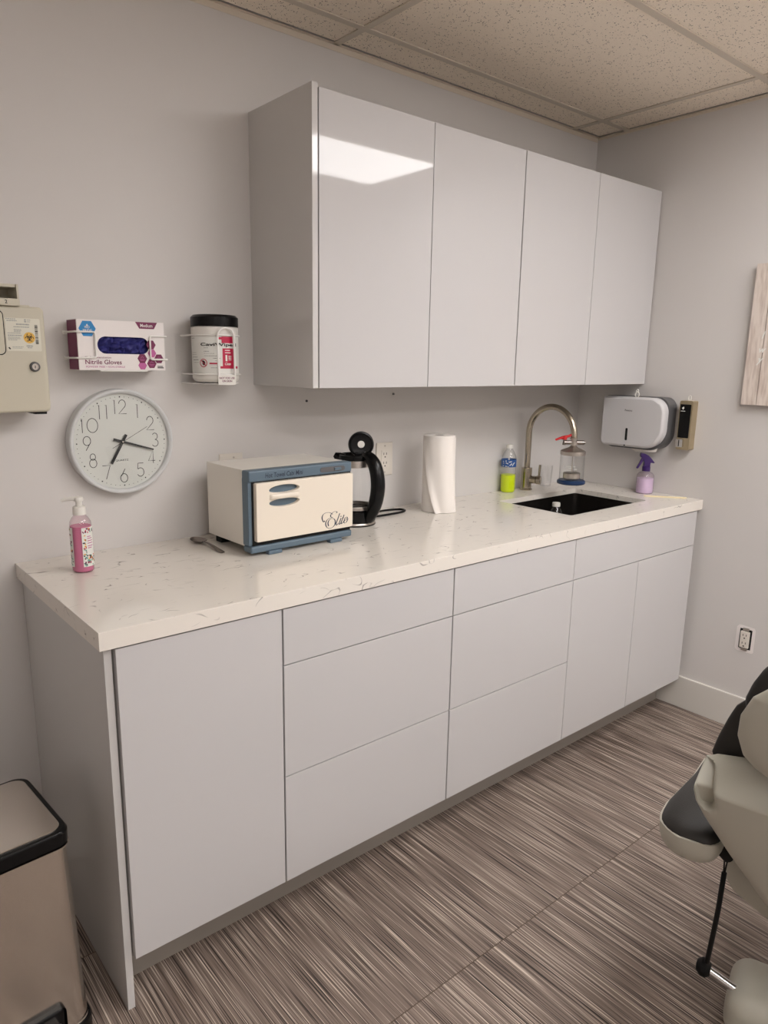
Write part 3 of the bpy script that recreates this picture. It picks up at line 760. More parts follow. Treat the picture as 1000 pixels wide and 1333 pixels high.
# ------------------------------------------------------------------ outlets
def outlet(x, z, label, lid=True):
    r = empty('wall_outlet', label, 'outlet', (x, 0, z))
    MB().box((x-.0385, -.0065, z-.0605), (x+.0385, -.0005, z+.0605), .003, 3).build('cover_plate', IVORY, r)
    MB().box((x-.0165, -.0085, z-.0335), (x+.0165, -.006, z+.0335), .001).build('receptacle', IVORY, r)
    sock(r, x, z, -.0087)
    for dz in (.048, -.048): MB().cyl((x, -.006, z+dz), (x, -.0075, z+dz), .003, seg=12).build('screw', STEEL, r)
    return r
def sock(r, x, z, y, fr=None):
    b = MB()
    for dz in (.0165, -.0165):
        for dx in (-.0063, .0063): b.box((x+dx-.0011, y-.0002, z+dz-.001), (x+dx+.0011, y+.001, z+dz+.0072))
        b.cyl((x, y+.001, z+dz-.0085), (x, y-.0002, z+dz-.0085), .0026, seg=12)
    if fr: b.xf(fr)
    return b.build('slots', DARK, r)
outlet(1.248, 1.0975, 'ivory wall outlet with two sockets above the worktop, beside the kettle')
r = empty('wall_plate', 'ivory cover plate on the wall peeking above the hot towel warmer', 'wall plate', (.624, 0, 1.0995))
MB().box((.5835, -.0065, 1.039), (.6645, -.0005, 1.160), .003, 3).build('cover_plate', IVORY, r)
MB().cyl((.632, -.006, 1.1475), (.632, -.0078, 1.1475), .003, seg=12).build('screw', STEEL, r)
# bare outlet low on the right wall
oy, oz = -.862, .382
fr = face_right(W, oy, oz)
r = empty('wall_outlet', 'bare outlet without cover plate low on the right wall above the baseboard', 'outlet', (W, oy, oz))
MB().plate([(-.024, -.040), (.024, -.040), (.024, .044), (-.024, .044)], (), .0006, fr @ T(0, 0, .0001)).build('box_opening', DARK, r)
b = MB()
rag = [(p[0]*(1+.12*mnoise.noise(Vector((p[0]*90, p[1]*90, 2)))), p[1]*(1+.06*mnoise.noise(Vector((p[0]*80, p[1]*80, 5))))) for p in rrect(-.036, -.052, .036, .056, .012, 5)]
b.plate(rag, [[(-.0235, -.0395), (.0235, -.0395), (.0235, .0435), (-.0235, .0435)][::-1]], .0012, fr); b.build('torn_paint_edge', PAPERW, r)
b = MB(); b.obox(fr @ T(0, .001, .006), (.0335, .067, .010), .0012); b.build('receptacle', IVORY, r)
for q_, h_ in ((.0425, .012), (-.0415, .010)): MB().obox(fr @ T(0, q_, .003), (.024, h_, .0016), .0005).build('yoke_tab', STEEL, r)
b = MB()
for dz in (.0165, -.0165):
    for dx in (-.0063, .0063): b.obox(fr @ T(dx, dz+.004, .0112), (.0022, .008, .0008))
    b.obox(fr @ T(0, dz-.0085, .0112), (.005, .005, .0008), .001)
b.build('slots', DARK, r)

# ------------------------------------------------------------------ two small screw anchors under the wall cabinets
for x, z, lab in ((.910, 1.314, 'small dark screw anchor in the wall under the left end of the wall cabinets'), (1.289, 1.331, 'small dark screw anchor in the wall above the outlet, under the wall cabinets')):
    b = MB(); b.cyl((x, 0, z), (x, -.004, z), .0042, .0034, 14); tag(b.build('screw_anchor', GREYD, origin=(x, 0, z)), lab, 'screw anchor')

# ------------------------------------------------------------------ pink pump bottle
x, y = .106, -.178
r = empty('soap_bottle', 'pink pump soap bottle with a patterned label at the left end of the worktop', 'soap bottle', (x, y, HC), group=None)
Z = HC+.0006; m0 = T(x, y, Z)
MB().lathe([(0, .002), (.022, .002), (.0245, .005), (.0245, .118), (0, .118)], m0, 40).build('liquid', PINK, r)
MB().lathe([(0, 0), (.023, 0), (.026, .003), (.0262, .118), (.025, .128), (.019, .139), (.0145, .144), (.0145, .147)], m0, 40).build('bottle', TPINK, r)
MB().lathe([(0, .146), (.0155, .146), (.0158, .148), (.0152, .165), (.0135, .167), (0, .167)], m0, 32).build('collar', WHITEP, r)
b = MB(); b.lathe([(0, .166), (.0075, .166), (.0075, .181), (0, .181)], m0, 24); b.lathe([(0, .179), (.0105, .180), (.0115, .184), (.0095, .190), (0, .1925)], m0, 28)
dv = Vector((-.92, .38, 0)).normalized(); p0 = Vector((x, y, Z+.1855))
b.tube([p0, p0+dv*.018+Vector((0, 0, .0005)), p0+dv*.034+Vector((0, 0, -.001)), p0+dv*.0405+Vector((0, 0, -.0035))], [.0055, .0050, .0040, .0036], 14)
b.build('pump', WHITEP, r)
PS = math.atan2(-1.998-y, -.446-x); Rl = .0265
def on_b(b): return wrap(b, Rl, PS, x, y, Z)
lb = on_b(strip_mb(.001, .016, .046, .116, 20, 1, 0)).build('label', LABELW, r)
lb2 = on_b(strip_mb(-.062, .016, -.022, .116, 20, 1, 0)).build('label', LABELW, r)
def petals(m, n, x0, x1, z0, z1, par, seed):
    q = random.Random(seed); b = MB()
    for _ in range(n):
        px, pz = q.uniform(x0+.003, x1-.003), q.uniform(z0+.003, z1-.003); a = q.uniform(0, PI); A, B = q.uniform(.002, .0036), q.uniform(.0014, .0026)
        if par is lb and .012 < px < .034 and .048 < pz < .096: continue
        pl = [(px+A*math.cos(t)*math.cos(a)-B*math.sin(t)*math.sin(a), pz+A*math.cos(t)*math.sin(a)+B*math.sin(t)*math.cos(a)) for t in [2*PI*k/9 for k in range(9)]]
        b.join(blob_mb(pl, .0002+.0001*q.random()))
    if len(b.bm.verts): on_b(b).build('flower_print', m, par)
    else: b.bm.free()
for k, (mm, n) in enumerate(((MAROON, 34), (NAVY, 26), (TGREEN, 40), (ORANGE, 18), (RED, 16))):
    petals(mm, n, .001, .046, .016, .116, lb, 11+k); petals(mm, n-8, -.062, -.022, .016, .116, lb2, 31+k)
on_b(strip_mb(.011, .046, .036, .100, 10, 1, .0004)).build('label_panel', LABELW, lb)
b = MB()
for zz_, l in ((.092, .010), (.087, .014), (.081, .016), (.075, .016), (.068, .016), (.063, .012)): b.join(strip_mb(.014, zz_, .014+l, zz_+.002, 4, 1, .0006))
on_b(b).build('small_print', MAUVE, lb)

# ------------------------------------------------------------------ spoon
r = tag(MB().box((0, 0, 0), (1, 1, 1)).build('spoon', SPOONM), 'steel spoon lying on the worktop left of the hot towel warmer', 'spoon')
b = MB(); NR, NS = 9, 28; rings = []
for j in range(NR+1):
    t = j/NR; rg = []
    for k in range(NS):
        a = 2*PI*k/NS; wv = 1-.12*math.sin(a)
        rg.append(b.bm.verts.new((t*.0225*math.cos(a)*wv, t*.034*math.sin(a), .0105*t**2.2+.0008)))
    rings.append(rg)
for A, B in zip(rings[:-1], rings[1:]):
    for k in range(NS): b.bm.faces.new((A[k], A[(k+1) % NS], B[(k+1) % NS], B[k]))
bmesh.ops.remove_doubles(b.bm, verts=b.bm.verts[:], dist=1e-6)
pth = [(0, -.031, .0098), (0, -.042, .0120), (0, -.060, .0125), (0, -.090, .0095), (0, -.120, .0050), (0, -.142, .0028), (0, -.150, .0026)]
wd = [.006, .0042, .0040, .0055, .0078, .0080, .0035]
lft = [b.bm.verts.new((-w_, p[1], p[2])) for p, w_ in zip(pth, wd)]; mid = [b.bm.verts.new((0, p[1], p[2]+.0012)) for p in pth]; rgt = [b.bm.verts.new((w_, p[1], p[2])) for p, w_ in zip(pth, wd)]
for i in range(len(pth)-1):
    b.bm.faces.new((lft[i], mid[i], mid[i+1], lft[i+1])); b.bm.faces.new((mid[i], rgt[i], rgt[i+1], mid[i+1]))
bmesh.ops.recalc_face_normals(b.bm, faces=b.bm.faces[:])
bmesh.ops.solidify(b.bm, geom=b.bm.faces[:], thickness=.0012)
mn = min(v.co.z for v in b.bm.verts); bmesh.ops.translate(b.bm, vec=(0, 0, -mn), verts=b.bm.verts[:])
me = r.data; me.clear_geometry(); b.bm.to_mesh(me); b.bm.free()
for p in me.polygons: p.use_smooth = True
r.location = (.4665, -.083, HC+.0004); r.rotation_euler = (0, 0, .02)

# ------------------------------------------------------------------ hot towel warmer
w, d = .356, .240; th0 = .027
r = empty('towel_warmer', 'cream and slate blue hot towel cabinet with Elite lettering on the worktop', 'towel warmer', (.506, -.319, HC), th0)
def lb_(b, name, m, p=None, **k): return b.build(name, m, p or r, world=False, **k)
z0, z1 = .010, .238
lb_(MB().box((.004, .036, .024), (w-.004, d, z1), .003), 'casing', WARMW)
b = MB(); b.box((0, 0, z1-.031), (w, .038, z1), .005, 3); b.box((0, .006, .03), (.022, .038, z1-.02), .003); b.box((w-.022, .006, .03), (w, .038, z1-.02), .003); b.box((.001, -.004, z0), (w-.001, .038, .0295), .005, 3)
b.box((.02, .026, .028), (w-.02, .036, z1-.028)); lb_(b, 'front_frame', BLUEG)
lb_(MB().box((.0105, .0046, .0285), (w-.002, .0068, z1-.0300)), 'door_gasket', DARK)
hx0, hx1 = .058, .158; hc = (hx0+hx1)/2; ha = (hx1-hx0)/2
zu, zl = .1815, .146
def lens_(z, up): return [(hc+ha*math.cos(t), z+(.0125 if (math.sin(t) > 0) == up else .0095)*math.sin(t)) for t in [2*PI*k/40 for k in range(40)]]
door = MB(); ou = rrect(.0165, .0415, w-.003, z1-.0335, .004, 4)
door.plate(ou, [lens_(zu, True)[::-1], lens_(zl, False)[::-1]], .0145, face_back(0, .0045, 0))
door.bm.normal_update()
ed = [e for e in door.bm.edges if all(abs(v.co.y+.010) < 1e-5 for v in e.verts) and len(e.link_faces) == 2 and any(abs(f.normal.y) < .5 for f in e.link_faces)]
bmesh.ops.bevel(door.bm, geom=ed, offset=.0022, segments=3, profile=.5, affect='EDGES')
dr = lb_(door, 'door', CREAM)
b = MB(); b.box((hx0-.006, .0032, zl-.018), (hx1+.006, .0044, zu+.018)); lb_(b, 'handle_recess', BLUEG, dr)
b = MB(); nq = 24
rows_ = []
for i in range(nq+1):
    t = -1+2*i/nq; xx = hc+ha*1.0*t; bul = .009*math.sqrt(max(0, 1-abs(t)**4))
    rows_.append([b.bm.verts.new((xx, -.0098-bul*k_, zl+.0096+(zu-zl-.0192)*s_)) for s_, k_ in ((0, .0), (.12, .75), (.35, 1), (.65, 1), (.88, .75), (1, 0))])
for A, B in zip(rows_[:-1], rows_[1:]):
    for k in range(5): b.bm.faces.new((A[k], A[k+1], B[k+1], B[k]))
lb_(b, 'handle', CREAM, dr)
# Elite in script
ppx = 1.83e-4; ppz = 1.60e-4
def ev(p): return (w-.005-(830-p[0])*ppx, .0375+((1128-.18*p[0])-p[1])*ppz)
EL = [[(250, 870), (235, 885), (215, 850), (207, 800), (230, 745), (285, 712), (350, 705), (400, 722), (420, 735)],
      [(480, 712), (505, 700), (500, 682), (465, 680), (415, 705), (380, 750), (385, 785), (420, 795), (385, 800), (330, 825), (290, 870), (278, 930), (305, 985), (365, 1000), (425, 975), (465, 920), (470, 860), (445, 820), (400, 815), (350, 845), (325, 900), (335, 960)],
      [(565, 710), (535, 790), (495, 890), (488, 925), (500, 938), (530, 905)], [(592, 800), (565, 870), (550, 905), (560, 922), (595, 880)],
      [(655, 735), (625, 810), (595, 885), (602, 910), (640, 870)], [(608, 800), (662, 788)],
      [(655, 855), (705, 820), (722, 785), (700, 778), (668, 815), (652, 870), (668, 895), (705, 870), (738, 805)]]
el = []
for l in EL:
    el.append([(p.x, p.y) for p in catmull([Vector((*ev(p), 0)) for p in l], 7)] if len(l) > 2 else [ev(p) for p in l])
b = strokes_mb(el, .0033, .0004, lambda t: .30+.9*abs(t.y)**2.2); b.join(blob_mb(ell(*ev((590, 768)), .002, .002, 10))); b.join(blob_mb(ell(*ev((252, 872)), .0022, .0022, 10)))
lb_(b.xf(face_back(0, -.0100, 0)), 'lettering', NAVY, dr)
b = text_mb('Hot Towel Cabi Mini', w=.125, h=.0135, x=.052, y=z1-.0225, th=.0004, bold=.012, shear=.12); lb_(b.xf(face_back(0, 0, 0)), 'lettering', NAVY)
sw = lb_(MB().plate(rrect(.238, z1-.0235, .328, z1-.0095, .0069), (), .002, face_back(0, .0005, 0)), 'switch_panel', GREYD)
lb_(MB().box((.288, -.006, z1-.0205), (.312, -.001, z1-.0125), .0015), 'switch', BLUEG, sw)
for fx in (.055, .270): lb_(MB().box((fx, -.008, .0), (fx+.045, .012, .0115), .003), 'foot', BLUEG)
for fx in (.02, .300): lb_(MB().box((fx, d-.045, .0), (fx+.035, d-.012, .0245), .002), 'foot', DARK)

# ------------------------------------------------------------------ kettle on its power base
kx, ky = 1.006, -.140
r = empty('power_stand', 'round steel and black power stand with a cord, under the glass kettle', 'power stand', (kx, ky, HC))
MB().lathe([(0, 0), (.066, 0), (.069, .002), (.070, .006), (.068, .010), (.064, .0105), (0, .0105)], T(kx, ky, HC+.0004), 48).build('base_plate', STEEL, r)
MB().lathe([(.0692, .0), (.0708, .0), (.0708, .003), (.0698, .003)], T(kx, ky, HC+.0004), 48, closed=True).build('base_foot', BLACK, r)
cd = catmull([(kx+.066, ky+.020, HC+.006), (1.12, -.078, HC+.005), (1.20, -.056, HC+.0045), (1.262, -.066, HC+.0045), (1.275, -.090, HC+.0045), (1.245, -.112, HC+.0045), (1.16, -.118, HC+.0045), (1.10, -.110, HC+.0045), (1.04, -.060, HC+.0045), (1.06, -.018, HC+.0045), (1.12, -.010, HC+.0045)], 8)
MB().tube(cd, .0040, 10).build('cord', BLACK, r)
r = empty('kettle', 'clear glass electric kettle with black handle and its lid open beside the towel warmer', 'kettle', (kx, ky, HC+.012))
k0 = T(kx, ky, HC+.0115) @ Matrix.Diagonal((.845, .845, .915, 1))
MB().lathe([(0, 0), (.081, 0), (.0825, .003), (.0815, .040), (.076, .046), (.072, .046), (.072, .044), (0, .044)], k0, 56).build('lower_body', BLACK, r)
MB().lathe([(.0735, .042), (.0758, .044), (.0755, .056), (.0742, .058), (.0728, .058)], k0, 56).build('steel_ring', STEEL, r)
MB().lathe([(.0738, .050), (.0735, .070), (.0715, .110), (.0675, .160), (.0630, .200), (.0605, .222)], k0, 56).build('glass_body', TGLASS, r)
MB().lathe([(.0640, .198), (.0640, .202), (.0618, .226), (.0600, .226), (.0625, .200)], k0, 56, closed=True).build('neck_band', STEEL, r)
hd = Vector((.12, -.993, 0)).normalized(); sd = Vector((-.80, .60, 0)).normalized()
b = MB(); b.lathe([(.057, .222), (.0645, .222), (.068, .230), (.0665, .240), (.060, .242), (.056, .236)], k0, 56, closed=True)
sp = Vector((kx, ky, HC+.0115))
for k in range(1): b.tube([sp+sd*.042+Vector((0, 0, .203)), sp+sd*.056+Vector((0, 0, .212)), sp+sd*.068+Vector((0, 0, .219))], [.022, .016, .008], 16)
b.build('rim', BLACK, r)
P_ = lambda a, z: sp+hd*(a*.845)+Vector((0, 0, z*.915))
hp = catmull([P_(.055, .236), P_(.080, .234), P_(.104, .214), P_(.120, .178), P_(.125, .135), P_(.118, .092), P_(.104, .056), P_(.088, .030), P_(.074, .012)], 6)
n_ = len(hp); MB().tube(hp, [.0175+.0060*math.sin(PI*i/(n_-1)) for i in range(n_)], 18).build('handle', BLACK, r)
b = MB(); b.obox(Matrix.Translation(P_(.112, .214)) @ Matrix.Rotation(math.atan2(hd.y, hd.x), 4, 'Z') @ Matrix.Rotation(.75, 4, 'Y'), (.034, .022, .012), .005, 3); b.build('lid_button', BLACK, r)
# lid standing open, its underside facing the room
ln = Vector((-.55, -.80, .10)).normalized()
lc = sp+Vector((.020, -.006, .2520))
lm = Matrix.Translation(lc) @ ln.to_track_quat('Z', 'Y').to_matrix().to_4x4()
ld = MB().lathe([(0, -.008), (.030, -.008), (.0405, -.004), (.0425, .002), (.0405, .008), (.036, .009), (.034, .005), (.018, .003), (.012, .004), (0, .004)], lm, 44).build('lid', BLACK, r)
MB().lathe([(0, .0046), (.0112, .0046), (.0118, .0038)], lm, 28).build('lid_vent', WHITEP, ld)
b = MB(); b.obox(Matrix.Translation(sp+hd*.030+Vector((.012, .014, .2180))) @ Matrix.Rotation(math.atan2(ln.y, ln.x)+PI/2, 4, 'Z'), (.046, .018, .020), .004); b.build('hinge', BLACK, ld)

# ------------------------------------------------------------------ paper towel roll
px_, py_ = 1.3865, -.146
r = empty('paper_towel_roll', 'white paper towel roll standing on the worktop with its loose sheet hanging', 'paper towel', (px_, py_, HC))
Rr = .0575; hh = .2765
MB().lathe([(.021, 0), (Rr, 0), (Rr, hh-.002), (Rr-.002, hh), (.021, hh), (.0205, hh-.001), (.0205, .001)], T(px_, py_, HC+.0005), 56, closed=True).build('roll', PAPER, r)
MB().lathe([(.0185, .001), (.0204, .001), (.0204, hh-.002), (.0185, hh-.002)], T(px_, py_, HC+.0005), 32, closed=True).build('core', CARD, r)
b = MB(); NV, NU = 22, 34; g = []
ac = math.atan2(-1.998-py_, -.446-px_)
for j in range(NV+1):
    t = j/NV; z = .0006+(hh-.026)*t+(.018*t)
    aL = ac-1.22*t**.9+(-.08)*(1-t); aR = ac+2.5
    row = []
    for i in range(NU+1):
        u = i/NU; a = aL+(aR-aL)*u
        fl = (1-t)**1.3*.015*math.exp(-((u-.42)/.28)**2)+((1-t)**2*.011+.0045*(1-t**6))*math.exp(-(u/.07)**2)
        rr2 = Rr+.0012+fl+.0006*math.sin(9*a+3*t)
        zz = z-(0 if t < .98 else .012*max(0, 1-u*3.2))
        row.append(b.bm.verts.new((px_+rr2*math.cos(a), py_+rr2*math.sin(a), HC+.0005+zz)))
    g.append(row)
for j in range(NV):
    for i in range(NU): b.bm.faces.new((g[j][i], g[j][i+1], g[j+1][i+1], g[j+1][i]))
b.build('loose_sheet', PAPER, r, ang=60)

# ------------------------------------------------------------------ bottle of lime liquid
def water_bottle(x, y, z, label, liquid=True, lab=True, Rb=.0310, tilt=None):
    r = empty('water_bottle', label, 'bottle', (x, y, z))
    m0 = T(x, y, z+.0004)
    if tilt is not None: m0 = m0 @ tilt
    MB().lathe([(0, .006), (Rb*.55, .002), (Rb*.85, 0), (Rb*.97, .006), (Rb, .016), (Rb*.965, .022), (Rb, .030), (Rb*.965, .038), (Rb, .046), (Rb*.965, .054), (Rb, .062), (Rb*.97, .070), (Rb, .078), (Rb, .140), (Rb*.92, .154), (Rb*.62, .172), (Rb*.42, .181), (Rb*.40, .186)], m0, 40).build('bottle', TCLEAR, r)
    MB().lathe([(0, .185), (Rb*.47, .185), (Rb*.48, .187), (Rb*.47, .199), (Rb*.44, .2005), (0, .2005)], m0, 28).build('cap', WHITEP, r)
    if liquid: MB().lathe([(0, .0075), (Rb*.55, .0035), (Rb*.83, .0015), (Rb*.95, .007), (Rb*.975, .016), (Rb*.945, .022), (Rb*.975, .030), (Rb*.945, .038), (Rb*.975, .046), (Rb*.945, .054), (Rb*.975, .062), (Rb*.95, .070), (Rb*.97, .074), (0, .0745)], m0, 40).build('liquid', LIME, r)
    if lab:
        a = math.atan2(-1.998-y, -.446-x)
        lb = wrap(strip_mb(-.097, .108, .097, .139, 64, 1, 0), Rb+.0006, a, x, y, z+.0004).build('label', LABELB, r)
        b = MB(); b.join(strokes_mb([[(-.026, .131), (-.012, .134), (.002, .130), (.012, .132)], [(-.024, .124), (-.010, .126), (-.002, .122)], [(.004, .115), (.012, .124), (.016, .114), (.020, .122), (.026, .128)], [(-.026, .113), (-.012, .112), (.0, .110)]], .0035, .0005))
        wrap(b, Rb+.0006, a, x, y, z+.0004).build('label_print', LABELW, lb)
    return r
water_bottle(1.906, -.0395, HC, 'clear plastic bottle with lime green liquid and blue label beside the faucet')
water_bottle(1.948, -.262, .6972, 'empty clear bottle with white cap standing inside the sink', liquid=False, lab=False, Rb=.0335)

# ------------------------------------------------------------------ faucet
fx, fy = 2.012, -.052
r = empty('faucet', 'tall brushed gooseneck faucet behind the sink', 'faucet', (fx, fy, HC))
f0 = T(fx, fy, HC+.0004)
MB().lathe([(0, 0), (.0265, 0), (.0268, .004), (.0245, .007), (.0225, .008), (.0225, .095), (.0215, .0965), (0, .0965)], f0, 40).build('body', NICKEL, r)
Rg = .1135; zc0 = HC+.247
pts = [(fx, fy, HC+.094), (fx, fy, HC+.17), (fx, fy, zc0-.01)]+[(fx, fy-Rg+Rg*math.cos(t), zc0+Rg*math.sin(t)) for t in [PI*k/30 for k in range(31)]]+[(fx, fy-2*Rg, zc0-.004)]
pts = [Vector(p) for p in pts]
MB().tube(pts, .0128, 22).build('gooseneck', NICKEL, r)
hdv = Vector((.42, -.91, 0)).normalized(); hb = Vector((fx, fy, HC+.046))
b = MB(); b.cyl(hb+hdv*.012, hb+hdv*.042, .0165, seg=30, bev=.001); b.cyl(hb+hdv*.043, hb+hdv*.062, .0185, seg=30, bev=.0015)
kb = b.build('handle_barrel', NICKEL, r)
MB().cyl(hb+hdv*.054+Vector((0, 0, .015)), hb+hdv*.056+Vector((0, 0, .066)), .0048, .0052, 14, bev=.001).build('lever', NICKEL, kb)

# ------------------------------------------------------------------ filter canister hung from the spout
sx, sy_ = fx, fy-2*Rg
r = empty('water_filter', 'clear filter canister with blue base and red valve hung from the faucet spout', 'water filter', (sx, sy_, .972))
b = MB(); b.lathe([(0, 1.122), (.010, 1.122), (.010, 1.130), (.0145, 1.131), (.0145, 1.141), (.0105, 1.142), (.0105, 1.150), (.0155, 1.151), (.0155, 1.1565), (0, 1.1565)], T(sx, sy_, 0), 28); b.build('connector', STEEL, r)
ha_ = Vector((.771, -.636, 0)); c0 = Vector((sx, sy_, 1.1385))
b = MB(); b.cyl(c0-ha_*.040, c0-ha_*.008, .0082, seg=20, bev=.001); b.cyl(c0+ha_*.010, c0+ha_*.042, .0092, seg=20, bev=.0015); b.cyl(c0+ha_*.034, c0+ha_*.046, .0065, seg=20)
b.cyl(c0-ha_*.040+Vector((0, 0, -.010)), c0-ha_*.036+Vector((0, 0, .012)), .0062, seg=16); b.build('valve', SPOONM, r)
b = MB(); v0 = c0-ha_*.038+Vector((0, 0, .016)); b.cyl(v0-Vector((0, 0, .004)), v0+Vector((0, 0, .010)), .0105, .009, 18, bev=.001)
b.tube([v0-ha_*.036+Vector((0, 0, -.006)), v0-ha_*.018+Vector((0, 0, .001)), v0+Vector((0, 0, .006)), v0+ha_*.018+Vector((0, 0, .010)), v0+ha_*.032+Vector((0, 0, .018))], [.0042, .0050, .0062, .0052, .0046], 12); b.build('valve_handle', REDV, r)
Rj = .0500
MB().lathe([(0, 1.127), (.012, 1.126), (.018, 1.120), (Rj-.004, 1.108), (Rj, 1.104), (Rj, 1.090), (Rj-.003, 1.089), (Rj-.004, 1.102), (0, 1.110)], T(sx, sy_, 0), 44).build('metal_cap', STEEL, r)
MB().lathe([(Rj-.002, 1.096), (Rj-.001, 1.0), (Rj-.001, .984)], T(sx, sy_, 0), 44).build('glass_jar', TGLASS, r)
b = MB(); b.cyl((sx, sy_, .992), (sx, sy_, 1.105), .0022, seg=10); b.lathe([(0, .992), (.030, .992), (.034, .996), (.034, 1.015), (.030, 1.018), (0, 1.018)], T(sx, sy_, 0), 32); b.build('filter_plate', STEEL, r)
MB().lathe([(0, .972), (Rj+.002, .972), (Rj+.006, .975), (Rj+.006, .984), (Rj+.001, .988), (0, .988)], T(sx, sy_, 0), 44).build('base_cap', BLUEB, r)
a = math.atan2(-1.998-sy_, -.446-sx)
b = MB()
for zz_, xx0, l in ((1.046, -.030, .026), (1.040, -.030, .028), (1.046, .004, .010), (1.036, .008, .012)):
    b.join(strip_mb(xx0, zz_, xx0+l, zz_+.0028, 4, 1, .0004))
wrap(b, Rj, a, sx, sy_).build('jar_print', LABELW, r)

# ------------------------------------------------------------------ tumbler
x, y = 2.168, -.036
tag(MB().lathe([(0, .002), (.0225, .002), (.0278, .092), (.0288, .092), (.0238, 0), (0, 0)], T(x, y, HC+.0005), 40).build('tumbler', thin('tumbler_glass', (.994, .995, .995, 1), .02, edge=.88), origin=(x, y, HC+.0005)), 'clear empty tumbler standing on the worktop right of the faucet', 'tumbler')

# ------------------------------------------------------------------ paper towel dispenser, right wall
r = empty('towel_dispenser', 'silver grey paper towel dispenser on the right wall above the worktop', 'dispenser', (W, -.32, 1.10))
def fl_(y): return -y          # wall coordinate, read left to right
fd = face_right(W, 0, 0)
b = MB(); b.plate(rrect(.185, 1.098, .478, 1.318, (.050, .075, .045, .012), 10), (), .062, fd @ T(0, 0, .001)); b.build('back_case', GREYD, r)
b = MB(); ou = rrect(.189, 1.106, .478, 1.316, (.022, .085, .062, .010), 12)
inn = rrect(.199, 1.116, .466, 1.307, (.020, .075, .055, .010), 12)
n_ = len(ou)
A = [b.bm.verts.new(fd @ Vector((p[0], p[1], .063))) for p in ou]; A2 = [b.bm.verts.new(fd @ Vector((p[0], p[1], .086))) for p in ou]
mid = [((o[0]*.6+i[0]*.4), (o[1]*.6+i[1]*.4)) for o, i in zip(ou, inn)]
B_ = [b.bm.verts.new(fd @ Vector((p[0], p[1], .096))) for p in mid]; C_ = [b.bm.verts.new(fd @ Vector((p[0], p[1], .101))) for p in inn]
for P, Q in ((A, A2), (A2, B_), (B_, C_)):
    for i in range(n_): b.bm.faces.new((P[i], P[(i+1) % n_], Q[(i+1) % n_], Q[i]))
b.bm.faces.new(C_); b.bm.faces.new(A[::-1]); cov = b.build('front_cover', SILVERP, r)
MB().plate(rrect(.3125, 1.134, .3235, 1.186, .005), (), .0006, fd @ T(0, 0, .1006)).build('window', DARK, cov)
MB().plate(rrect(.310, 1.1315, .326, 1.1885, .007), [rrect(.3125, 1.134, .3235, 1.186, .005)[::-1]], .0012, fd @ T(0, 0, .1008)).build('window_rim', SILVERP, cov)
text_mb('Panasonic', w=.036, h=.0080, x=.301, y=1.2560, th=.0003, shear=.25, bold=.01).xf(fd @ T(0, 0, .1010)).build('lettering', INK, cov)
MB().plate(ell(.313, 1.1125, .004, .003, 14), (), .0006, fd @ T(0, 0, .1006)).build('lock', DARK, cov)
pt = [(.306, 1.112), (.325, 1.096), (.345, 1.086), (.400, 1.090), (.438, 1.093), (.444, 1.112)]
b = MB().plate(pt, (), .001, fd @ T(0, 0, .060)); b.build('hanging_sheet', PAPER, r)
b = MB(); ky_ = Vector(fd @ Vector((.343, 1.3160, .085)))
b.tube([ky_+Vector((0, .0085*math.cos(t), .010+.011*math.sin(t))) for t in [2*PI*k/18 for k in range(18)]], .0022, 8, closed=True)
b.tube([ky_+Vector((0, .005*math.cos(t), .026+.005*math.sin(t))) for t in [2*PI*k/14 for k in range(14)]], .0018, 8, closed=True)
tag(b.build('dispenser_key', TCLEAR if False else WHITEP, origin=tuple(ky_)), 'small pale key ring resting on top of the towel dispenser', 'key')

# ------------------------------------------------------------------ soap dispenser, right wall
r = empty('soap_dispenser', 'narrow black and champagne soap dispenser on the right wall', 'soap dispenser', (W, -.548, 1.11))
b = MB(); b.plate(rrect(.512, 1.112, .566, 1.309, .006, 4), (), .0427, fd @ T(0, 0, .0001)); b.build('case', GOLD, r)
MB().plate(rrect(.5155, 1.160, .5600, 1.2945, .002), (), .0025, fd @ T(0, 0, .0428)).build('front_panel', BLACK, r)
MB().plate(rrect(.5112, 1.116, .5135, 1.306, .0005), (), .039, fd @ T(0, 0, .003)).build('side_panel', BLACK, r)
b = MB(); b.plate(rrect(.5155, 1.1235, .5450, 1.1545, .003), (), .014, fd @ T(0, 0, .0428)); b.build('push_button', CHROME, r)
MB().plate(rrect(.5285, 1.1260, .5315, 1.1520, .001), (), .0004, fd @ T(0, 0, .0570)).build('button_groove', DARK, r)
b = blob_mb([(.524, 1.2805), (.5305, 1.2860), (.5335, 1.2800), (.529, 1.2735), (.524, 1.2780)]); b.join(strip_mb(.520, 1.2665, .538, 1.2685, 1, 1, .0004)); b.xf(fd @ T(0, 0, .0454)).build('emblem', LABELW, r)
b = MB(); kk = fd @ Vector((.543, 1.3092, .028)); b.tube([kk+Vector((0, .0055*math.sin(t)*(1 if True else 0), .0105-.0100*math.cos(t))) for t in [2*PI*k/16 for k in range(16)]], .0020, 8, closed=True)
tag(b.build('dispenser_key', WHITEP, origin=tuple(kk)), 'small white key tag standing on top of the soap dispenser', 'key')

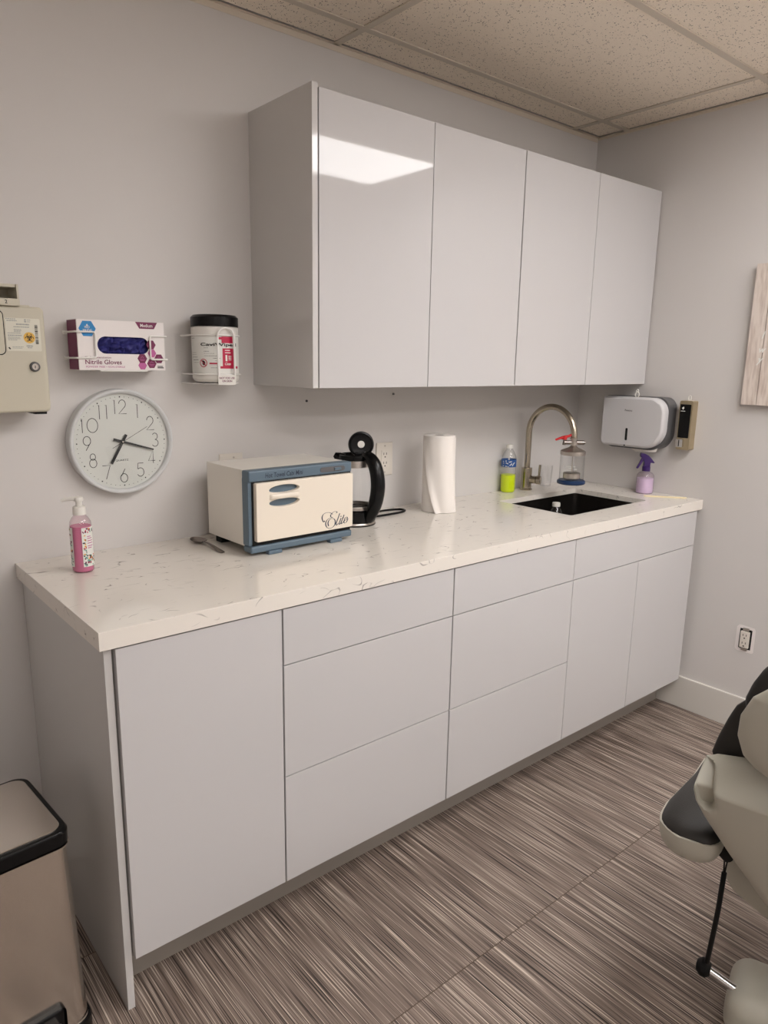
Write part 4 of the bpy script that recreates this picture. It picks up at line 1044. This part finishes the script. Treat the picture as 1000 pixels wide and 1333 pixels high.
# ------------------------------------------------------------------ spray bottle
x, y = 2.372, -.398
r = empty('spray_bottle', 'lavender spray bottle with purple trigger at the right end of the worktop', 'spray bottle', (x, y, HC))
m0 = T(x, y, HC+.0005)
MB().lathe([(0, .001), (.031, .001), (.0338, .004), (.0338, .064), (0, .064)], m0, 40).build('liquid', LAV, r)
MB().lathe([(0, 0), (.033, 0), (.0355, .004), (.036, .066), (.0345, .078), (.026, .088), (.0155, .092), (.0145, .098)], m0, 40).build('bottle', thin('thin_lavender_plastic', (.96, .92, .97, 1), .12), r)
MB().lathe([(0, .094), (.0165, .094), (.0165, .112), (.0145, .114), (0, .114)], m0, 28).build('collar', PURPLE, r)
hv = Vector((.72, -.69, 0)); sv = Vector((-.69, -.72, 0)); up = Vector((0, 0, 1)); o0 = Vector((x, y, HC+.0005))
fm2 = Matrix.Translation(o0+sv*-.010) @ Matrix(((hv.x, 0, sv.x, 0), (hv.y, 0, sv.y, 0), (0, 1, 0, 0), (0, 0, 0, 1)))
b = MB(); b.plate([(-.012, .112), (.013, .112), (.014, .130), (.030, .128), (.030, .132), (.018, .146), (.004, .160), (-.012, .168), (-.026, .171), (-.030, .166), (-.029, .155), (-.018, .146), (-.012, .132)], (), .020, fm2)
bmesh.ops.recalc_face_normals(b.bm, faces=b.bm.faces[:]); ed = [e for e in b.bm.edges if len(e.link_faces) == 2 and e.calc_face_angle(0) > 1.2]
bmesh.ops.bevel(b.bm, geom=ed, offset=.002, segments=2, profile=.5, affect='EDGES'); b.build('spray_head', PURPLE, r)
b = MB(); b.plate([(-.016, .150), (-.022, .148), (-.030, .130), (-.041, .108), (-.040, .104), (-.035, .105), (-.025, .122), (-.014, .140)], (), .010, fm2 @ T(0, 0, .005)); b.build('trigger', PURPLE, r)

# ------------------------------------------------------------------ bone spatula lying by the wall
x, y, rz = 2.345, -.512, -.93
mt = T(x, y, HC+.0004) @ Matrix.Rotation(rz, 4, 'Z')
ol = [(-.085, -.004), (-.060, -.009), (-.020, -.0065), (.0, -.0045), (.030, -.006), (.072, -.0085), (.080, -.004), (.080, .004), (.072, .0085), (.030, .006), (.0, .0045), (-.020, .0065), (-.060, .009), (-.085, .004)]
tag(MB().plate(ol, (), .0045, mt).build('spatula', BONE, origin=(x, y, HC)), 'flat bone coloured spatula lying on the worktop corner below the spray bottle', 'spatula')

# ------------------------------------------------------------------ wood sign, right wall
r = empty('wood_sign', 'weathered plank wall art with white script at the right edge', 'wall art', (W, -1.0, 1.30))
ya, yb, za, zb_ = .745, 1.30, 1.305, 1.815
MB().plate(rrect(ya+.004, za+.004, yb-.004, zb_-.004, .001, 1), (), .018, fd @ T(0, 0, .0002)).build('gap_shade_board', CARD, r)  # dark board added so the gaps between planks read as shaded
cuts = [ya, .802, .930, 1.060, 1.190, yb]
for h0, h1 in zip(cuts[:-1], cuts[1:]):
    h1 -= .0028
    MB().plate(rrect(h0, za, h1, zb_, .0008, 1), (), .026, fd @ T(0, 0, .002)).build('plank', WOOD, r)
b = MB()
for s_, hh_, xx_, zz_ in (('l', .026, .792, 1.548), ('w', .016, .788, 1.497), ('y', .026, .783, 1.452)):
    b.join(text_mb(s_, h=hh_, x=xx_, y=zz_, th=.0006, shear=.3, bold=.015))
b.xf(fd @ T(0, 0, .0282)).build('lettering', LABELW, r)

# ------------------------------------------------------------------ step bin
ang = math.radians(4.5)
r = empty('step_bin', 'brushed steel step bin with black rim on the floor at the left edge', 'bin', (-.0905, -.604, 0), ang)
bw, bd, bh = .37, .262, .502
def lay(pts_z, m, name, par=None, cap=True):
    b = MB(); rings = []
    for (ins, z) in pts_z:
        rings.append([b.bm.verts.new((p[0], p[1], z)) for p in rrect(-bw+ins, ins, -ins, bd-ins, max(.03-ins*.4, .006), 6)])
    n = len(rings[0])
    for A, B in zip(rings[:-1], rings[1:]):
        for i in range(n): b.bm.faces.new((A[i], A[(i+1) % n], B[(i+1) % n], B[i]))
    b.bm.faces.new(rings[0][::-1]); b.bm.faces.new(rings[-1])
    return b.build(name, m, par or r, world=False, ang=40)
E_ = -.016
lay([(E_, 0), (E_-.003, .004), (E_-.003, .038), (E_, .044)], BLACK, 'base')
bd_ = lay([(-.014, .0442), (-.012, .048), (.0, bh-.037), (-.0055, bh-.0362), (-.0055, bh-.0335), (.001, bh-.0325)], BINS, 'body')
rm = lay([(.003, bh-.0323), (-.004, bh-.030), (-.0045, bh-.006), (-.001, bh-.001), (.004, bh)], BLACK, 'rim')
lay([(.0085, bh+.0002), (.0085, bh+.0015), (.0105, bh+.0028)], BINS, 'lid_plate')
MB().box((-.260, -.0215, .040), (-.043, -.0085, .114), .012, 4).build('pedal_surround', BLACK, r, world=False)
MB().box((-.248, -.056, .058), (-.055, -.010, .080), .006, 3).build('pedal', STEEL, r, world=False)

# ------------------------------------------------------------------ treatment chair, lower right
e_ = Vector((.958, .287, 0)).normalized(); rz = math.atan2(-e_.x, e_.y)
org = Vector((-.446, -1.998, 0))+e_*1.75
r = empty('treatment_chair', 'grey and black reclining treatment chair seen from behind at the lower right', 'chair', org, rz)
AX = .10
def rows_from(tab, n, plane, z_end_scale=True, off=0.0):
    zs = [t[0] for t in tab]; out = []
    for i in range(n+1):
        z = zs[0]+(zs[-1]-zs[0])*(0.5-0.5*math.cos(PI*i/n))
        k = 0
        while k < len(tab)-2 and z > tab[k+1][0]: k += 1
        t = (z-tab[k][0])/(tab[k+1][0]-tab[k][0]); hw = tab[k][1]+(tab[k+1][1]-tab[k][1])*t
        q = (2*i/n-1); s_ = math.sqrt(max(0, 1-abs(0.5*(1-math.cos(PI*i/n))*2-1)**5))
        out.append((z, AX-hw, AX+hw, plane(z)-1.75+off, s_))
    return out
def rec(x, z):
    ax_, az_, bx_, bz_ = -.158, .682, -.1475, .626
    t = max(0, min(1, ((z-az_)*(bz_-az_)+(x-ax_)*(bx_-ax_))/((bz_-az_)**2+(bx_-ax_)**2)))
    dd = math.hypot(x-(ax_+(bx_-ax_)*t), z-(az_+(bz_-az_)*t)); q = max(0, 1-dd/.019); q = min(1, 1.6*q); q = q*q*(3-2*q)
    return .040*q
pl1 = lambda z: 1.35-(z-.75)*.35 if z < .655 else 1.38325+(z-.655)*.9
shell = [(.33, .10), (.389, .125), (.447, .164), (.503, .202), (.552, .232), (.585, .252), (.618, .268), (.645, .273), (.658, .272), (.681, .267), (.700, .261), (.7074, .244), (.713, .196)]
MB().pillow(rows_from(shell, 90, pl1), .030, .020, 110, .45, rec).build('back_shell', CHAIRP, r, world=False, ang=60)
pl2 = lambda z: 1.445-(z-.75)*.35
MB().pillow(rows_from([(.42, .12), (.55, .215), (.692, .258), (.734, .249), (.788, .233), (.819, .222), (.843, .203), (.862, .15)], 40, pl2), .022, .075, 40).build('back_cushion', BLACKV, r, world=False, ang=60)
pl3 = lambda z: 1.315-(z-.75)*.35
MB().pillow(rows_from([(.742, .140), (.763, .172), (.786, .192), (.826, .203), (.87, .201), (.913, .185), (.935, .165), (.950, .125)], 90, pl3), .028, .020, 96, .45).build('headrest_shell', CHAIRP, r, world=False, ang=60)
pl4 = lambda z: 1.385-(z-.75)*.35
MB().pillow(rows_from([(.80, .15), (.835, .198), (.871, .203), (.908, .193), (.943, .178), (.985, .14), (1.005, .09)], 36, pl4), .030, .055, 40).build('headrest_cushion', BLACKV, r, world=False, ang=60)
AM = Matrix(((1, 0, 0, 0), (0, 0, 1, -1.75), (0, -1, 0, 0), (0, 0, 0, 1)))
def arm_rows(tab, z, n=24):
    out = []; ds = [t[0] for t in tab]
    for i in range(n+1):
        dd = ds[0]+(ds[-1]-ds[0])*(0.5-0.5*math.cos(PI*i/n)); k = 0
        while k < len(tab)-2 and dd > tab[k+1][0]: k += 1
        t = (dd-tab[k][0])/(tab[k+1][0]-tab[k][0])
        f = 0.5*(1-math.cos(PI*i/n)); s_ = math.sqrt(max(0, 1-abs(2*f-1)**6))
        out.append((dd, tab[k][1]+(tab[k+1][1]-tab[k][1])*t, tab[k][2]+(tab[k+1][2]-tab[k][2])*t, -z, s_))
    return out
arm = [(1.442, -.195, -.150), (1.450, -.216, -.133), (1.472, -.237, -.122), (1.50, -.243, -.118), (1.55, -.241, -.115), (1.63, -.226, -.112), (1.70, -.213, -.112), (1.80, -.205, -.115)]
for sgn in (1, -1):
    t_ = arm if sgn == 1 else [(q[0], 2*AX-q[2], 2*AX-q[1]) for q in arm]
    ar = MB().pillow(arm_rows([(q[0]-.004 if i == 0 else q[0], q[1]-.004, q[2]+.004) for i, q in enumerate(t_)], .497), .004, .078, 28, .45, mt=AM).build('armrest_tray', CHAIRP, r, world=False, ang=60)
    MB().pillow(arm_rows(t_, .498), .030, .006, 28, .5, mt=AM).build('armrest_pad', BLACKV, ar, world=False, ang=60)
b = MB(); b.obox(T(.12, 1.86-1.75, .47) , (.40, .36, .10), .045, 4); b.build('seat_cushion', BLACKV, r, world=False)
und = [(.285, .09), (.315, .150), (.340, .195), (.365, .212), (.44, .220), (.50, .20)]
MB().pillow(rows_from(und, 24, lambda z: 1.56), .02, .40, 36, .4).build('seat_shroud', CHAIRP, r, world=False, ang=60)
b = MB(); b.obox(T(.30, 1.72-1.75, .21), (.20, .26, .30), .04, 4); b.build('column', CHAIRP, r, world=False)
b = MB(); b.obox(T(.135, 1.588-1.75, .0625), (.43, .175, .123), .045, 6); b.build('floor_base', CHAIRP, r, world=False)
b = MB(); b.cyl((-.126, 1.560-1.75, .120), (-.030, 1.548-1.75, .098), .0095, seg=18); lv = b.build('lever_rod', CHROME, r, world=False)
b = MB(); b.lathe([(0, -.016), (.012, -.014), (.0205, -.004), (.0205, .006), (.013, .015), (0, .016)], T(-.131, 1.561-1.75, .120) @ Matrix.Rotation(PI/2, 4, 'Y'), 24); b.build('knob', BLACKM, lv, world=False)
b = MB(); b.tube([(-.128, 1.50-1.75, .478), (-.117, 1.505-1.75, .462), (-.108, 1.512-1.75, .440)], [.016, .017, .011], 12)
st = catmull([(-.1115, 1.512-1.75, .405), (-.112, 1.505-1.75, .36), (-.1135, 1.508-1.75, .31), (-.119, 1.525-1.75, .22), (-.124, 1.545-1.75, .150)], 8)
b.tube(st, .0052, 10); b.tube([(-.1085, 1.512-1.75, .436), (-.1105, 1.512-1.75, .405)], .0016, 8); b.tube([(-.1145, 1.512-1.75, .436), (-.1125, 1.512-1.75, .405)], .0016, 8)
b.build('release_strap', BLACKM, r, world=False)

# ------------------------------------------------------------------ camera, render look
cam = bpy.data.cameras.new('camera'); co = bpy.data.objects.new('camera', cam); C.objects.link(co)
FPX, PX, PY = 936.23, 488.556, 676.749
cam.sensor_fit = 'AUTO'; cam.sensor_width = 36.0; cam.lens = FPX/1333*36.0
cam.shift_x = (500-PX)/1333; cam.shift_y = (PY-666.5)/1333
cam.clip_start = .02; cam.clip_end = 50
RX, ROLL, RZ = 1.355876, .014583, -.692656
rot = Matrix.Rotation(RZ, 4, 'Z') @ Matrix.Rotation(RX, 4, 'X') @ Matrix.Rotation(ROLL, 4, 'Z')
co.matrix_world = Matrix.Translation((-.4458, -1.9983, 1.4402)) @ rot
sc.camera = co
wd_ = bpy.data.worlds.new('world'); wd_.use_nodes = True
wd_.node_tree.nodes['Background'].inputs[0].default_value = (.05, .05, .05, 1); sc.world = wd_
vs = sc.view_settings; vs.view_transform = 'Standard'; vs.look = 'None'; vs.gamma = 1.0; vs.exposure = -0.06; vs.use_curve_mapping = False
